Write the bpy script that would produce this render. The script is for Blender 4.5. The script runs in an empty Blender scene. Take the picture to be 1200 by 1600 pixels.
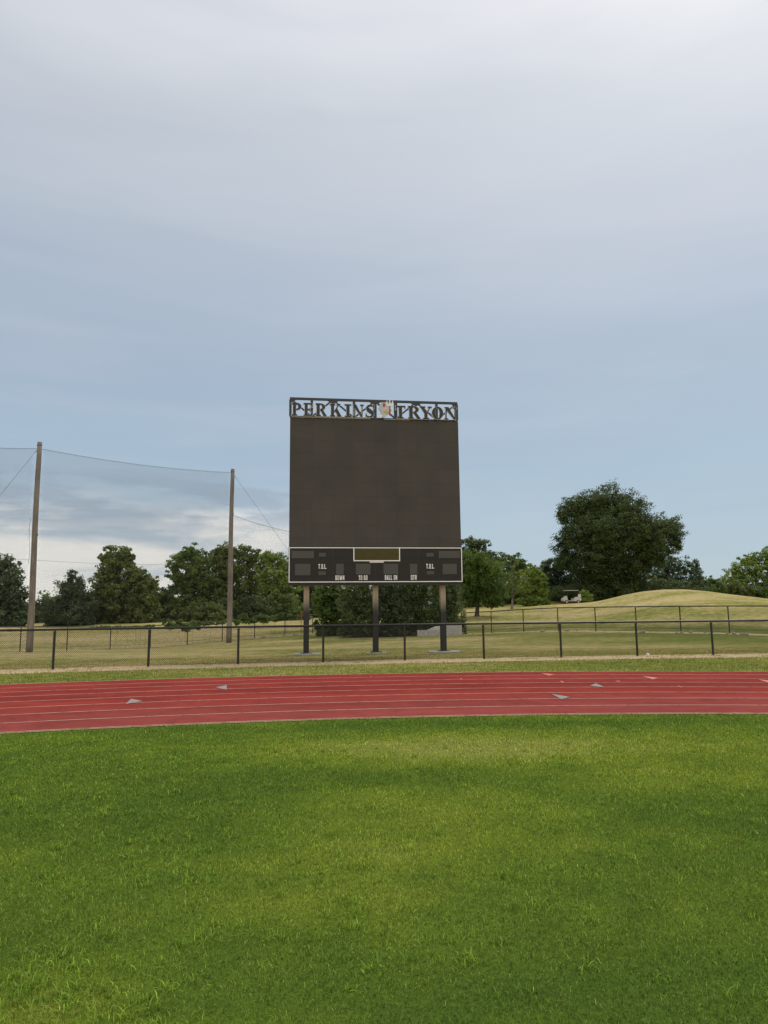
import bpy, bmesh, math, random
import numpy as np
from mathutils import Matrix, Vector

scene = bpy.context.scene
col = scene.collection
RNG = np.random.default_rng(7)

# ------------------------------------------------------------------ camera, sky, sun, exposure
FPX = 1109.0                      # focal length in pixels of the 1200 px wide photograph
EYE = 1.78
PITCH, ROLL = math.radians(8.0), 0.0099
F_ = np.array([0, math.cos(PITCH), math.sin(PITCH)])
R0 = np.array([1.0, 0, 0]); U0 = np.array([0, -math.sin(PITCH), math.cos(PITCH)])
U_ = U0 * math.cos(ROLL) + R0 * math.sin(ROLL)
R_ = R0 * math.cos(ROLL) - U0 * math.sin(ROLL)
CAM = np.array([0, 0, EYE])

cam_data = bpy.data.cameras.new('camera')
cam = bpy.data.objects.new('camera', cam_data); col.objects.link(cam)
cam_data.sensor_fit = 'HORIZONTAL'; cam_data.sensor_width = 36.0
cam_data.lens = FPX / 1200 * 36.0
cam_data.clip_start = 0.05; cam_data.clip_end = 3000
cam.matrix_world = Matrix(((R_[0], U_[0], -F_[0], CAM[0]), (R_[1], U_[1], -F_[1], CAM[1]),
                           (R_[2], U_[2], -F_[2], CAM[2]), (0, 0, 0, 1)))
scene.camera = cam

SUN_EL, SUN_AZ = math.radians(52), math.radians(38)      # azimuth clockwise from +Y (ahead of the camera)
sun_dir = Vector((math.sin(SUN_AZ) * math.cos(SUN_EL), math.cos(SUN_AZ) * math.cos(SUN_EL), math.sin(SUN_EL)))
sd = bpy.data.lights.new('sun', 'SUN'); sd.energy = 1.5; sd.angle = math.radians(14); sd.color = (1.0, 0.95, 0.86)
sun = bpy.data.objects.new('sun', sd); col.objects.link(sun)
sun.rotation_euler = sun_dir.to_track_quat('Z', 'Y').to_euler()

world = bpy.data.worlds.new('World'); scene.world = world; world.use_nodes = True


class NT:
    """small helper to write node graphs"""
    def __init__(self, tree):
        self.t = tree; self.n = tree.nodes; self.l = tree.links
    def new(self, typ, **kw):
        nd = self.n.new(typ)
        for k, v in kw.items(): setattr(nd, k, v)
        return nd
    def put(self, sock, v):
        if isinstance(v, bpy.types.NodeSocket): self.l.new(v, sock)
        elif v is not None: sock.default_value = v
    def math(self, op, a, b=None, c=None, clamp=False):
        nd = self.new('ShaderNodeMath', operation=op, use_clamp=clamp)
        for s, v in zip(nd.inputs, (a, b, c)): self.put(s, v)
        return nd.outputs[0]
    def mix(self, fac, a, b, blend='MIX'):
        nd = self.new('ShaderNodeMix', data_type='RGBA', blend_type=blend)
        self.put(nd.inputs[0], fac)
        for s, v in ((nd.inputs[6], a), (nd.inputs[7], b)):
            if isinstance(v, (tuple, list)) and len(v) == 3: v = (*v, 1)
            self.put(s, v)
        return nd.outputs[2]
    def ramp(self, fac, stops, interp='LINEAR'):
        nd = self.new('ShaderNodeValToRGB'); cr = nd.color_ramp; cr.interpolation = interp
        while len(cr.elements) < len(stops): cr.elements.new(0.5)
        for e, (p, c) in zip(cr.elements, stops):
            e.position = p
            e.color = (c, c, c, 1) if isinstance(c, (int, float)) else (*c, 1)
        self.put(nd.inputs[0], fac)
        return nd.outputs[0]
    def smooth(self, v, a, b):
        nd = self.new('ShaderNodeMapRange', interpolation_type='SMOOTHSTEP')
        self.put(nd.inputs[0], v); nd.inputs[1].default_value = a; nd.inputs[2].default_value = b
        return nd.outputs[0]
    def noise(self, vec, scale, detail=4, rough=0.55, dist=0.0):
        nd = self.new('ShaderNodeTexNoise'); self.put(nd.inputs['Vector'], vec)
        nd.inputs['Scale'].default_value = scale; nd.inputs['Detail'].default_value = detail
        nd.inputs['Roughness'].default_value = rough; nd.inputs['Distortion'].default_value = dist
        return nd.outputs[0]
    def mapping(self, vec, scale=(1, 1, 1), loc=(0, 0, 0), rot=(0, 0, 0)):
        nd = self.new('ShaderNodeMapping'); self.put(nd.inputs[0], vec)
        nd.inputs[1].default_value = loc; nd.inputs[2].default_value = rot; nd.inputs[3].default_value = scale
        return nd.outputs[0]


def build_world():
    W = NT(world.node_tree); W.n.clear()
    out = W.new('ShaderNodeOutputWorld'); bg = W.new('ShaderNodeBackground')
    sky = W.new('ShaderNodeTexSky', sky_type='NISHITA', sun_disc=False)
    sky.sun_elevation = SUN_EL; sky.sun_rotation = SUN_AZ
    sky.air_density = 1.0; sky.dust_density = 2.0; sky.ozone_density = 1.5
    tc = W.new('ShaderNodeTexCoord'); d = tc.outputs['Generated']
    sep = W.new('ShaderNodeSeparateXYZ'); W.put(sep.inputs[0], d)
    x, y, z = sep.outputs
    # high overcast sheet: colour by height above the horizon
    warp = W.noise(W.mapping(d, (1.4, 1.4, 5.0)), 1.6, 4, 0.5)
    zz = W.math('ADD', z, W.math('MULTIPLY', W.math('SUBTRACT', warp, 0.5), 0.16))
    sheet = W.ramp(zz, [(0.0, (0.465, 0.575, 0.635)), (0.10, (0.43, 0.555, 0.645)), (0.20, (0.385, 0.51, 0.625)),
                        (0.33, (0.385, 0.48, 0.595)), (0.47, (0.465, 0.53, 0.62)), (0.62, (0.565, 0.61, 0.67)),
                        (0.75, (0.80, 0.81, 0.85)), (1.0, (1.15, 1.14, 1.12))])
    # soft long streaks in the sheet
    st = W.noise(W.mapping(d, (0.9, 0.9, 7.0), rot=(0, math.radians(9), 0)), 2.2, 5, 0.5, 0.4)
    sheet = W.mix(W.math('MULTIPLY', W.smooth(st, 0.42, 0.72), 0.16), sheet, (0.64, 0.66, 0.73))
    st2 = W.noise(W.mapping(d, (1.2, 1.2, 9.0), loc=(3, 1, 2), rot=(0, math.radians(6), 0)), 1.7, 3, 0.5, 0.3)
    sheet = W.mix(W.math('MULTIPLY', W.smooth(st2, 0.48, 0.7), 0.12), sheet, (0.33, 0.38, 0.50))
    # the sun behind the sheet
    dot = W.new('ShaderNodeVectorMath', operation='DOT_PRODUCT'); W.put(dot.inputs[0], d)
    dot.inputs[1].default_value = tuple(sun_dir)
    g = W.math('MAXIMUM', dot.outputs['Value'], 0.0)
    glow = W.math('ADD', W.math('MULTIPLY', W.math('POWER', g, 6.0), 0.15), W.math('MULTIPLY', W.math('POWER', g, 60.0), 0.35))
    gl = W.new('ShaderNodeMix', data_type='RGBA', blend_type='ADD'); gl.inputs[0].default_value = 1.0
    W.put(gl.inputs[6], sheet)
    sc_ = W.new('ShaderNodeVectorMath', operation='SCALE'); sc_.inputs[0].default_value = (1.0, 0.95, 0.88)
    W.put(sc_.inputs['Scale'], glow); W.put(gl.inputs[7], sc_.outputs[0])
    sheet = gl.outputs[2]
    # broken low cloud bank to the north-west (ahead and to one side)
    az = W.math('ARCTAN2', x, y)
    side = W.smooth(az, 0.10, -0.12)
    # only ahead of the viewer and low down
    cv = W.mapping(d, (2.0, 2.0, 11.0), loc=(1.3, 0.2, 0.65))
    c1 = W.noise(cv, 2.3, 9, 0.55, 0.35)
    c2 = W.noise(W.mapping(d, (2.5, 2.5, 13.0), loc=(4.1, 2.0, 0.3)), 2.6, 8, 0.58, 0.2)
    bank = W.math('MULTIPLY', W.math('MULTIPLY', side, W.smooth(z, 0.178, 0.10)), W.smooth(az, -2.2, -1.2))
    white = W.math('MULTIPLY', bank, W.smooth(c1, 0.34, 0.56))
    sheet = W.mix(W.math('MULTIPLY', bank, 0.65), sheet, (0.47, 0.53, 0.585))
    sheet = W.mix(W.math('MULTIPLY', white, 0.97), sheet, (0.86, 0.84, 0.79))
    bank2 = W.math('MULTIPLY', W.math('MULTIPLY', side, W.smooth(z, 0.20, 0.165)), W.math('MULTIPLY', W.smooth(z, 0.085, 0.135), W.smooth(az, -2.2, -1.2)))
    sheet = W.mix(W.math('MULTIPLY', W.math('MULTIPLY', bank2, W.smooth(c2, 0.40, 0.56)), 0.75), sheet, (0.345, 0.425, 0.52))
    # warmer paler sky behind the camera
    back = W.math('MULTIPLY', W.smooth(y, 0.0, -0.6), W.smooth(z, 0.85, 0.25))
    sheet = W.mix(W.math('MULTIPLY', back, 0.9), sheet, (1.35, 1.22, 1.05))
    skyc = W.new('ShaderNodeVectorMath', operation='SCALE'); W.put(skyc.inputs[0], sky.outputs[0]); skyc.inputs['Scale'].default_value = 0.10
    final = W.mix(0.93, skyc.outputs[0], sheet)
    W.put(bg.inputs[0], final); bg.inputs[1].default_value = 1.0
    W.l.new(bg.outputs[0], out.inputs[0])


build_world()
scene.view_settings.view_transform = 'Standard'; scene.view_settings.look = 'None'
scene.view_settings.exposure = 0.0; scene.view_settings.gamma = 1.0
scene.cycles.max_bounces = 6; scene.cycles.diffuse_bounces = 3; scene.cycles.glossy_bounces = 3
scene.cycles.transmission_bounces = 4

# ------------------------------------------------------------------ helpers
def ray(px, py): return F_ * FPX + R_ * (px - 600) - U_ * (py - 800)
def at(px, py, Y):
    d = ray(px, py); return CAM + d * (Y / d[1])
def gr(px, py, z=0.0):
    d = ray(px, py); return CAM + d * ((z - EYE) / d[2])

def tag(o, label=None, cat=None, group=None, kind=None):
    if label: o['label'] = label
    if cat: o['category'] = cat
    if group: o['group'] = group
    if kind: o['kind'] = kind
    return o

def empty(name, loc, rz=0.0):
    o = bpy.data.objects.new(name, None); col.objects.link(o)
    o.location = tuple(loc); o.rotation_euler = (0, 0, rz); o.empty_display_size = 0.2
    return o

class MB:
    """collects boxes, tubes, prisms; build() links them as ONE mesh object"""
    def __init__(self): self.v = []; self.f = []
    def add(self, v, f):
        n = len(self.v); self.v += [tuple(map(float, p)) for p in v]; self.f += [[i + n for i in q] for q in f]; return self
    def box(self, x0, y0, z0, x1, y1, z1, bev=0.0):
        if bev > 0:
            b = min(bev, (x1 - x0) / 2.01, (y1 - y0) / 2.01, (z1 - z0) / 2.01)
            bm = bmesh.new()
            m = Matrix.Translation(((x0 + x1) / 2, (y0 + y1) / 2, (z0 + z1) / 2)) @ Matrix.Diagonal((x1 - x0, y1 - y0, z1 - z0, 1))
            bmesh.ops.create_cube(bm, size=1.0, matrix=m)
            bmesh.ops.bevel(bm, geom=bm.edges[:], offset=b, segments=2, profile=0.5, affect='EDGES')
            self.bm(bm); return self
        v = [(x, y, z) for z in (z0, z1) for y in (y0, y1) for x in (x0, x1)]
        return self.add(v, [(0, 2, 3, 1), (4, 5, 7, 6), (0, 1, 5, 4), (2, 6, 7, 3), (0, 4, 6, 2), (1, 3, 7, 5)])
    def bm(self, bm):
        bm.verts.index_update()
        self.add([v.co[:] for v in bm.verts], [[v.index for v in f.verts] for f in bm.faces]); bm.free(); return self
    def tube(self, pts, rad, n=8, cap=True):
        pts = [np.array(p, float) for p in pts]
        if not hasattr(rad, '__len__'): rad = [rad] * len(pts)
        v = []; f = []
        for i, p in enumerate(pts):
            t = pts[min(i + 1, len(pts) - 1)] - pts[max(i - 1, 0)]; t /= np.linalg.norm(t) + 1e-9
            a = np.cross(t, (0, 0, 1) if abs(t[2]) < 0.9 else (1, 0, 0)); a /= np.linalg.norm(a); b = np.cross(t, a)
            for k in range(n):
                th = 2 * math.pi * k / n
                v.append(p + rad[i] * (a * math.cos(th) + b * math.sin(th)))
        for i in range(len(pts) - 1):
            for k in range(n):
                k2 = (k + 1) % n
                f.append((i * n + k, i * n + k2, (i + 1) * n + k2, (i + 1) * n + k))
        if cap:
            f.append(tuple(range(n - 1, -1, -1))); f.append(tuple((len(pts) - 1) * n + k for k in range(n)))
        return self.add(v, f)
    def prism(self, poly, w0, w1, mapf):
        """2-D polygon extruded between depths w0 and w1; mapf(u, v, w) -> point"""
        n = len(poly)
        v = [mapf(u, q, w0) for u, q in poly] + [mapf(u, q, w1) for u, q in poly]
        f = [tuple(range(n - 1, -1, -1)), tuple(range(n, 2 * n))]
        f += [(i, (i + 1) % n, n + (i + 1) % n, n + i) for i in range(n)]
        return self.add(v, f)
    def build(self, name, mat, parent=None, smooth=False):
        me = bpy.data.meshes.new(name); me.from_pydata(self.v, [], self.f); me.update()
        bm = bmesh.new(); bm.from_mesh(me); bmesh.ops.recalc_face_normals(bm, faces=bm.faces); bm.to_mesh(me); bm.free()
        o = bpy.data.objects.new(name, me); col.objects.link(o); me.materials.append(mat)
        if smooth:
            me.polygons.foreach_set('use_smooth', [True] * len(me.polygons))
        if parent: o.parent = parent
        return o

def np_mesh(name, verts, faces_flat, sizes, mat, parent=None, attrs=None):
    """fast mesh from numpy arrays"""
    me = bpy.data.meshes.new(name)
    me.vertices.add(len(verts)); me.vertices.foreach_set('co', np.ascontiguousarray(verts, np.float32).ravel())
    me.loops.add(len(faces_flat)); me.loops.foreach_set('vertex_index', np.ascontiguousarray(faces_flat, np.int32).ravel())
    me.polygons.add(len(sizes))
    start = np.concatenate(([0], np.cumsum(sizes)[:-1])).astype(np.int32)
    me.polygons.foreach_set('loop_start', start)
    try: me.polygons.foreach_set('loop_total', np.asarray(sizes, np.int32))
    except Exception: pass
    if attrs:
        for k, a in attrs.items():
            at_ = me.attributes.new(k, 'FLOAT', 'POINT'); at_.data.foreach_set('value', np.ascontiguousarray(a, np.float32))
    me.update(calc_edges=True); me.validate()
    o = bpy.data.objects.new(name, me); col.objects.link(o); me.materials.append(mat)
    if parent: o.parent = parent
    return o

def vnoise(x, y, scale, seed=0, octaves=3):
    """smooth value noise in 0..1 on numpy arrays"""
    tot = np.zeros_like(x, dtype=float); amp = 1.0; norm = 0.0
    rs = np.random.default_rng(seed); tab = rs.random((256, 256))
    for o in range(octaves):
        u = x / scale * 2 ** o + 17.3 * o + 1000; v = y / scale * 2 ** o + 9.1 * o + 1000
        i = np.floor(u).astype(int); j = np.floor(v).astype(int); a = u - i; b = v - j
        a = a * a * (3 - 2 * a); b = b * b * (3 - 2 * b)
        g = lambda p, q: tab[p % 256, q % 256]
        tot += amp * ((g(i, j) * (1 - a) + g(i + 1, j) * a) * (1 - b) + (g(i, j + 1) * (1 - a) + g(i + 1, j + 1) * a) * b)
        norm += amp; amp *= 0.5
    return tot / norm

def sstep(x, a, b):
    t = np.clip((x - a) / (b - a), 0, 1); return t * t * (3 - 2 * t)

# ------------------------------------------------------------------ materials
def mat(name):
    m = bpy.data.materials.new(name); m.use_nodes = True
    N = NT(m.node_tree); bs = N.n['Principled BSDF']
    return m, N, bs

def simple(name, c, rough=0.6, metal=0.0, spec=0.4, var=0.12, scale=6.0, bump=0.0, bscale=60.0):
    m, N, bs = mat(name)
    tc = N.new('ShaderNodeTexCoord'); v = tc.outputs['Object']
    n = N.noise(v, scale, 5, 0.6)
    k = N.ramp(n, [(0.25, 1 - var), (0.75, 1 + var)])
    N.put(bs.inputs['Base Color'], N.mix(1.0, c, k, 'MULTIPLY'))
    bs.inputs['Roughness'].default_value = rough; bs.inputs['Metallic'].default_value = metal
    bs.inputs['Specular IOR Level'].default_value = spec
    if bump:
        b = N.new('ShaderNodeBump'); b.inputs['Strength'].default_value = bump; b.inputs['Distance'].default_value = 0.01
        N.put(b.inputs['Height'], N.noise(v, bscale, 4)); N.put(bs.inputs['Normal'], b.outputs[0])
    return m

def leaf_mat(name, dark, light, trans=0.36, patch=0.5, rough=0.55):
    m, N, bs = mat(name)
    geo = N.new('ShaderNodeNewGeometry'); tc = N.new('ShaderNodeTexCoord')
    rnd = geo.outputs['Random Per Island']
    big = N.noise(tc.outputs['Object'], 0.45, 3, 0.6)
    f = N.math('ADD', N.math('MULTIPLY', rnd, 0.55), N.math('MULTIPLY', N.smooth(big, 0.35, 0.65), patch), clamp=True)
    c = N.mix(f, dark, light)
    N.put(bs.inputs['Base Color'], c); bs.inputs['Roughness'].default_value = rough; bs.inputs['Specular IOR Level'].default_value = 0.35
    tr = N.new('ShaderNodeBsdfTranslucent'); N.put(tr.inputs[0], N.mix(1.0, c, (1.25, 1.2, 0.6), 'MULTIPLY'))
    mx = N.new('ShaderNodeMixShader'); mx.inputs[0].default_value = trans
    N.l.new(bs.outputs[0], mx.inputs[1]); N.l.new(tr.outputs[0], mx.inputs[2])
    N.l.new(mx.outputs[0], N.n['Material Output'].inputs[0])
    return m

M = {}
M['black'] = simple('black_vinyl_coating', (0.012, 0.012, 0.013), 0.42, 0, 0.5, 0.3)
M['steel_black'] = simple('black_painted_steel', (0.013, 0.013, 0.015), 0.36, 0, 0.6, 0.25, 3)
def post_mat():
    m, N, bs = mat('steel_with_painted_reflection')
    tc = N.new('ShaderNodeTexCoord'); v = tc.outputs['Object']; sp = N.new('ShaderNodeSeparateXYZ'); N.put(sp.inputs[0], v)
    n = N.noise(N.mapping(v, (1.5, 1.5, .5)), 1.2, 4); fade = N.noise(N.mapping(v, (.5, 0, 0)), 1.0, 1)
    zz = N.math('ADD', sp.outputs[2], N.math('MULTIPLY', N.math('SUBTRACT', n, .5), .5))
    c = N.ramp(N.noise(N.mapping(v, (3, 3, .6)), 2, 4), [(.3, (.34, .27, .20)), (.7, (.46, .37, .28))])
    N.put(bs.inputs['Base Color'], N.mix(N.smooth(zz, 2.55, 1.65), c, (.012, .012, .013)))  # painted reflection: bright sky as tan above, dark ground as black below
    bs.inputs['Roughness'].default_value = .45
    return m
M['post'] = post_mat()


M['white'] = simple('white_paint', (0.90, 0.89, 0.86), 0.5, 0, 0.4, 0.05)
M['concrete'] = simple('pale_concrete', (0.46, 0.45, 0.43), 0.9, 0, 0.2, 0.22, 5, 0.4, 40)
M['aluminium'] = simple('brushed_aluminium', (0.62, 0.63, 0.65), 0.35, 0.8, 0.5, 0.08)
M['digit'] = simple('grey_louvred_plastic', (0.085, 0.083, 0.076), 0.6, 0, 0.3, 0.2, 30)
M['lower'] = simple('dark_charcoal_sheet_metal', (0.023, 0.0212, 0.0208), 0.5, 0, 0.3, 0.12, 2)
M['yellow'] = simple('unlit_yellow_louvred_panel', (0.072, 0.062, 0.018), 0.6, 0, 0.25, 0.15, 8)
M['trim'] = simple('white_letter_trim', (0.88, 0.88, 0.88), 0.5, 0, 0.4, 0.05)
M['face'] = simple('black_letter_face', (0.016, 0.016, 0.018), 0.4, 0, 0.5, 0.1)
M['grey'] = simple('light_grey_enamel', (0.55, 0.56, 0.55), 0.5, 0, 0.4, 0.2, 9)
M['red'] = simple('red_enamel', (0.42, 0.035, 0.04), 0.45, 0, 0.4, 0.1)
M['gold'] = simple('yellow_enamel', (0.6, 0.40, 0.08), 0.5, 0, 0.4, 0.1)
M['orange'] = simple('orange_fibreglass', (0.55, 0.10, 0.03), 0.5, 0, 0.4, 0.1)
M['rubber'] = simple('black_rubber', (0.012, 0.012, 0.012), 0.8, 0, 0.3, 0.2)
M['cream'] = simple('cream_moulded_plastic', (0.50, 0.47, 0.42), 0.35, 0, 0.5, 0.05)
M['twine'] = simple('dark_twine', (0.05, 0.05, 0.052), 0.8, 0, 0.2, 0.1)
M['wire'] = simple('galvanised_cable', (0.16, 0.165, 0.17), 0.5, 0.5, 0.4, 0.1)
M['ball'] = simple('scuffed_white_leather', (0.75, 0.73, 0.68), 0.6, 0, 0.3, 0.08)
M['stone'] = simple('rubble_stone', (0.36, 0.31, 0.26), 0.9, 0, 0.2, 0.3, 12)

def wood_pole_mat():
    m, N, bs = mat('weathered_pine_pole')
    tc = N.new('ShaderNodeTexCoord'); v = tc.outputs['Object']
    streak = N.noise(N.mapping(v, (9, 9, 0.35)), 3.0, 6, 0.65)
    blot = N.noise(N.mapping(v, (1, 1, 0.5)), 1.3, 3)
    c = N.ramp(streak, [(0.3, (0.105, 0.087, 0.074)), (0.55, (0.235, 0.20, 0.172)), (0.75, (0.35, 0.31, 0.27))])
    c = N.mix(N.math('MULTIPLY', N.smooth(blot, 0.45, 0.7), 0.55), c, (0.085, 0.066, 0.055))
    N.put(bs.inputs['Base Color'], c); bs.inputs['Roughness'].default_value = 0.85
    b = N.new('ShaderNodeBump'); b.inputs['Strength'].default_value = 0.5; b.inputs['Distance'].default_value = 0.02
    N.put(b.inputs['Height'], streak); N.put(bs.inputs['Normal'], b.outputs[0])
    return m
M['pole'] = wood_pole_mat()

def bark_mat(name, c0, c1):
    m, N, bs = mat(name)
    tc = N.new('ShaderNodeTexCoord')
    n = N.noise(N.mapping(tc.outputs['Object'], (5, 5, 1.2)), 2.5, 6, 0.65)
    N.put(bs.inputs['Base Color'], N.ramp(n, [(0.3, c0), (0.7, c1)])); bs.inputs['Roughness'].default_value = 0.9
    return m
M['bark'] = bark_mat('dark_bark', (0.03, 0.024, 0.018), (0.09, 0.072, 0.055))
M['greybark'] = bark_mat('grey_dead_wood', (0.09, 0.085, 0.075), (0.24, 0.22, 0.19))

def display_mat():
    """dark louvred LED face: cabinet seams and fine module rows"""
    m, N, bs = mat('dark_led_module_face')
    tc = N.new('ShaderNodeTexCoord'); v = tc.outputs['Object']
    br = N.new('ShaderNodeTexBrick'); br.offset = 0.0; br.squash = 1.0
    mp = N.mapping(v, (1, 1, 1), rot=(math.radians(-90), 0, 0)); N.put(br.inputs['Vector'], mp)
    br.inputs['Scale'].default_value = 1.0; br.inputs['Mortar Size'].default_value = 0.012
    br.inputs['Brick Width'].default_value = 0.92; br.inputs['Row Height'].default_value = 0.61; br.inputs['Mortar Smooth'].default_value = 0.4
    br.inputs['Color1'].default_value = (0.076, 0.069, 0.062, 1); br.inputs['Color2'].default_value = (0.083, 0.075, 0.067, 1)
    br.inputs['Mortar'].default_value = (0.066, 0.060, 0.054, 1)
    n = N.noise(v, 0.7, 4); fine = N.noise(N.mapping(v, (40, 40, 120)), 1.0, 2)
    c = N.mix(1.0, br.outputs[0], N.ramp(n, [(0.3, 0.88), (0.7, 1.10)]), 'MULTIPLY')
    c = N.mix(1.0, c, N.ramp(fine, [(0.3, 0.85), (0.7, 1.15)]), 'MULTIPLY')
    N.put(bs.inputs['Base Color'], c); bs.inputs['Roughness'].default_value = 0.75; bs.inputs['Specular IOR Level'].default_value = 0.2
    return m
M['display'] = display_mat()

def track_mat():
    m, N, bs = mat('red_rubber_track')
    tc = N.new('ShaderNodeTexCoord'); v = tc.outputs['Object']
    geo = N.new('ShaderNodeAttribute'); geo.attribute_name = 'radius'; rr = geo.outputs['Fac']
    big = N.noise(N.mapping(v, (0.5, 1.0, 1)), 0.6, 5, 0.6); grain = N.noise(v, 70, 3, 0.7); stain = N.noise(v, 1.6, 6, 0.65, 0.6)
    c = N.ramp(big, [(0.3, (0.205, 0.027, 0.020)), (0.7, (0.285, 0.043, 0.032))])
    c = N.mix(N.math('MULTIPLY', N.smooth(rr, 35.0, 31.6), 0.7), c, (0.265, 0.062, 0.052))      # inner lanes worn paler
    c = N.mix(N.math('MULTIPLY', N.smooth(stain, 0.60, 0.75), 0.35), c, (0.13, 0.022, 0.022))
    c = N.mix(N.math('MULTIPLY', N.smooth(stain, 0.40, 0.22), 0.25), c, (0.36, 0.12, 0.105))
    lane = N.math('FLOOR', N.math('MULTIPLY', N.math('SUBTRACT', rr, 31.05), 1 / 1.0625)); wn = N.new('ShaderNodeTexWhiteNoise', noise_dimensions='1D'); N.put(wn.inputs['W'], lane)
    c = N.mix(1.0, c, N.ramp(wn.outputs['Value'], [(0, 0.90), (1, 1.08)]), 'MULTIPLY')
    wear = N.noise(v, 0.9, 7, 0.7, 1.2); c = N.mix(1.0, c, N.ramp(wear, [(0.32, 0.80), (0.5, 1.0), (0.68, 1.14)]), 'MULTIPLY')
    c = N.mix(1.0, c, N.ramp(grain, [(0.3, 0.78), (0.7, 1.22)]), 'MULTIPLY')
    N.put(bs.inputs['Base Color'], c); bs.inputs['Roughness'].default_value = 1.0; bs.inputs['Specular IOR Level'].default_value = 0.05
    b = N.new('ShaderNodeBump'); b.inputs['Strength'].default_value = 0.5; b.inputs['Distance'].default_value = 0.004
    N.put(b.inputs['Height'], grain); N.put(bs.inputs['Normal'], b.outputs[0])
    return m
M['track'] = track_mat()

def paint_mat(name, c, wear=0.35, under=(0.27, 0.04, 0.036)):
    m, N, bs = mat(name)
    tc = N.new('ShaderNodeTexCoord'); v = tc.outputs['Object']
    w = N.noise(v, 5.0, 6, 0.7)
    N.put(bs.inputs['Base Color'], N.mix(N.math('MULTIPLY', N.smooth(w, 0.45, 0.75), wear), c, under))
    bs.inputs['Roughness'].default_value = 1.0; bs.inputs['Specular IOR Level'].default_value = 0.05
    return m
M['line'] = paint_mat('white_lane_paint', (0.52, 0.33, 0.27), 0.9)
M['edging'] = paint_mat('sandy_track_edging', (0.46, 0.33, 0.18), 0.6, (0.22, 0.20, 0.07))
M['mark_grey'] = paint_mat('grey_marking_paint', (0.30, 0.28, 0.26), 0.25)
M['mark_pink'] = paint_mat('salmon_marking_paint', (0.62, 0.24, 0.19), 0.3)

def attr(N, name):
    a = N.new('ShaderNodeAttribute'); a.attribute_name = name; return a.outputs['Fac']

def turf_color(N, tint, v, fine):
    """infield turf: tint 0 dark blue-green .. 1 yellow-green"""
    c = N.ramp(tint, [(0.0, (0.095, 0.165, 0.026)), (0.35, (0.145, 0.222, 0.029)), (0.62, (0.222, 0.290, 0.035)), (1.0, (0.325, 0.35, 0.085))])
    return N.mix(1.0, c, N.ramp(fine, [(0.25, 0.72), (0.75, 1.28)]), 'MULTIPLY')

def ground_mat():
    m, N, bs = mat('turf_ground')
    tc = N.new('ShaderNodeTexCoord'); v = tc.outputs['Object']
    fine = N.noise(v, 22, 5, 0.7); mid = N.noise(v, 1.7, 5, 0.62, 0.3); large = N.noise(N.mapping(v, (0.5, 1, 1)), 0.16, 5, 0.6)
    tint, dirt, dry, infield = attr(N, 'tint'), attr(N, 'dirt'), attr(N, 'dry'), attr(N, 'infield')
    turf = N.mix(1.0, turf_color(N, tint, v, fine), (0.68, 0.70, 0.68), 'MULTIPLY')
    # rough grass: mottle of olive, straw and green
    d2 = N.math('ADD', N.math('ADD', dry, N.math('MULTIPLY', N.math('SUBTRACT', mid, 0.5), 1.6)), N.math('MULTIPLY', N.math('SUBTRACT', large, 0.5), 2.0))
    rough = N.ramp(d2, [(0.05, (0.150, 0.175, 0.042)), (0.34, (0.245, 0.240, 0.072)), (0.58, (0.365, 0.315, 0.125)), (0.92, (0.50, 0.40, 0.205))])
    rough = N.mix(1.0, rough, N.ramp(fine, [(0.25, 0.55), (0.75, 1.40)]), 'MULTIPLY')
    tuft = N.noise(v, 4.5, 6, 0.75, 0.5); rough = N.mix(1.0, rough, N.ramp(tuft, [(0.30, 0.70), (0.5, 1.0), (0.7, 1.15)]), 'MULTIPLY')
    c = N.mix(infield, rough, turf)
    soil = N.ramp(N.noise(v, 9, 5, 0.7), [(0.3, (0.42, 0.30, 0.18)), (0.7, (0.68, 0.53, 0.36))])
    dd = N.math('ADD', dirt, N.math('MULTIPLY', N.math('SUBTRACT', N.noise(v, 3.2, 6, 0.7), 0.5), 1.1))
    c = N.mix(N.smooth(dd, 0.42, 0.62), c, soil)
    N.put(bs.inputs['Base Color'], c); bs.inputs['Roughness'].default_value = 1.0; bs.inputs['Specular IOR Level'].default_value = 0.0
    b = N.new('ShaderNodeBump'); b.inputs['Strength'].default_value = 0.7; b.inputs['Distance'].default_value = 0.05
    N.put(b.inputs['Height'], N.noise(v, 9, 6, 0.75)); N.put(bs.inputs['Normal'], b.outputs[0])
    return m
M['ground'] = ground_mat()

def blade_mat(name, ramp, trans=0.3, bright=1.0):
    m, N, bs = mat(name)
    geo = N.new('ShaderNodeNewGeometry'); rnd = attr(N, 'rnd'); tint = attr(N, 'tint')
    c = N.ramp(tint, ramp)
    c = N.mix(1.0, c, N.ramp(rnd, [(0.0, 0.40 * bright), (0.75, 1.2 * bright), (0.93, 1.6 * bright), (1.0, 2.3 * bright)]), 'MULTIPLY')
    N.put(bs.inputs['Base Color'], c); bs.inputs['Roughness'].default_value = 0.7; bs.inputs['Specular IOR Level'].default_value = 0.06
    tr = N.new('ShaderNodeBsdfTranslucent'); N.put(tr.inputs[0], N.mix(1.0, c, (1.15, 1.1, 0.5), 'MULTIPLY'))
    mx = N.new('ShaderNodeMixShader'); mx.inputs[0].default_value = trans
    N.l.new(bs.outputs[0], mx.inputs[1]); N.l.new(tr.outputs[0], mx.inputs[2])
    N.l.new(mx.outputs[0], N.n['Material Output'].inputs[0])
    return m
TURF_RAMP = [(0.0, (0.102, 0.182, 0.036)), (0.35, (0.160, 0.246, 0.042)), (0.62, (0.255, 0.330, 0.052)), (1.0, (0.375, 0.405, 0.095))]
M['blade'] = blade_mat('turf_blades', TURF_RAMP)
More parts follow.
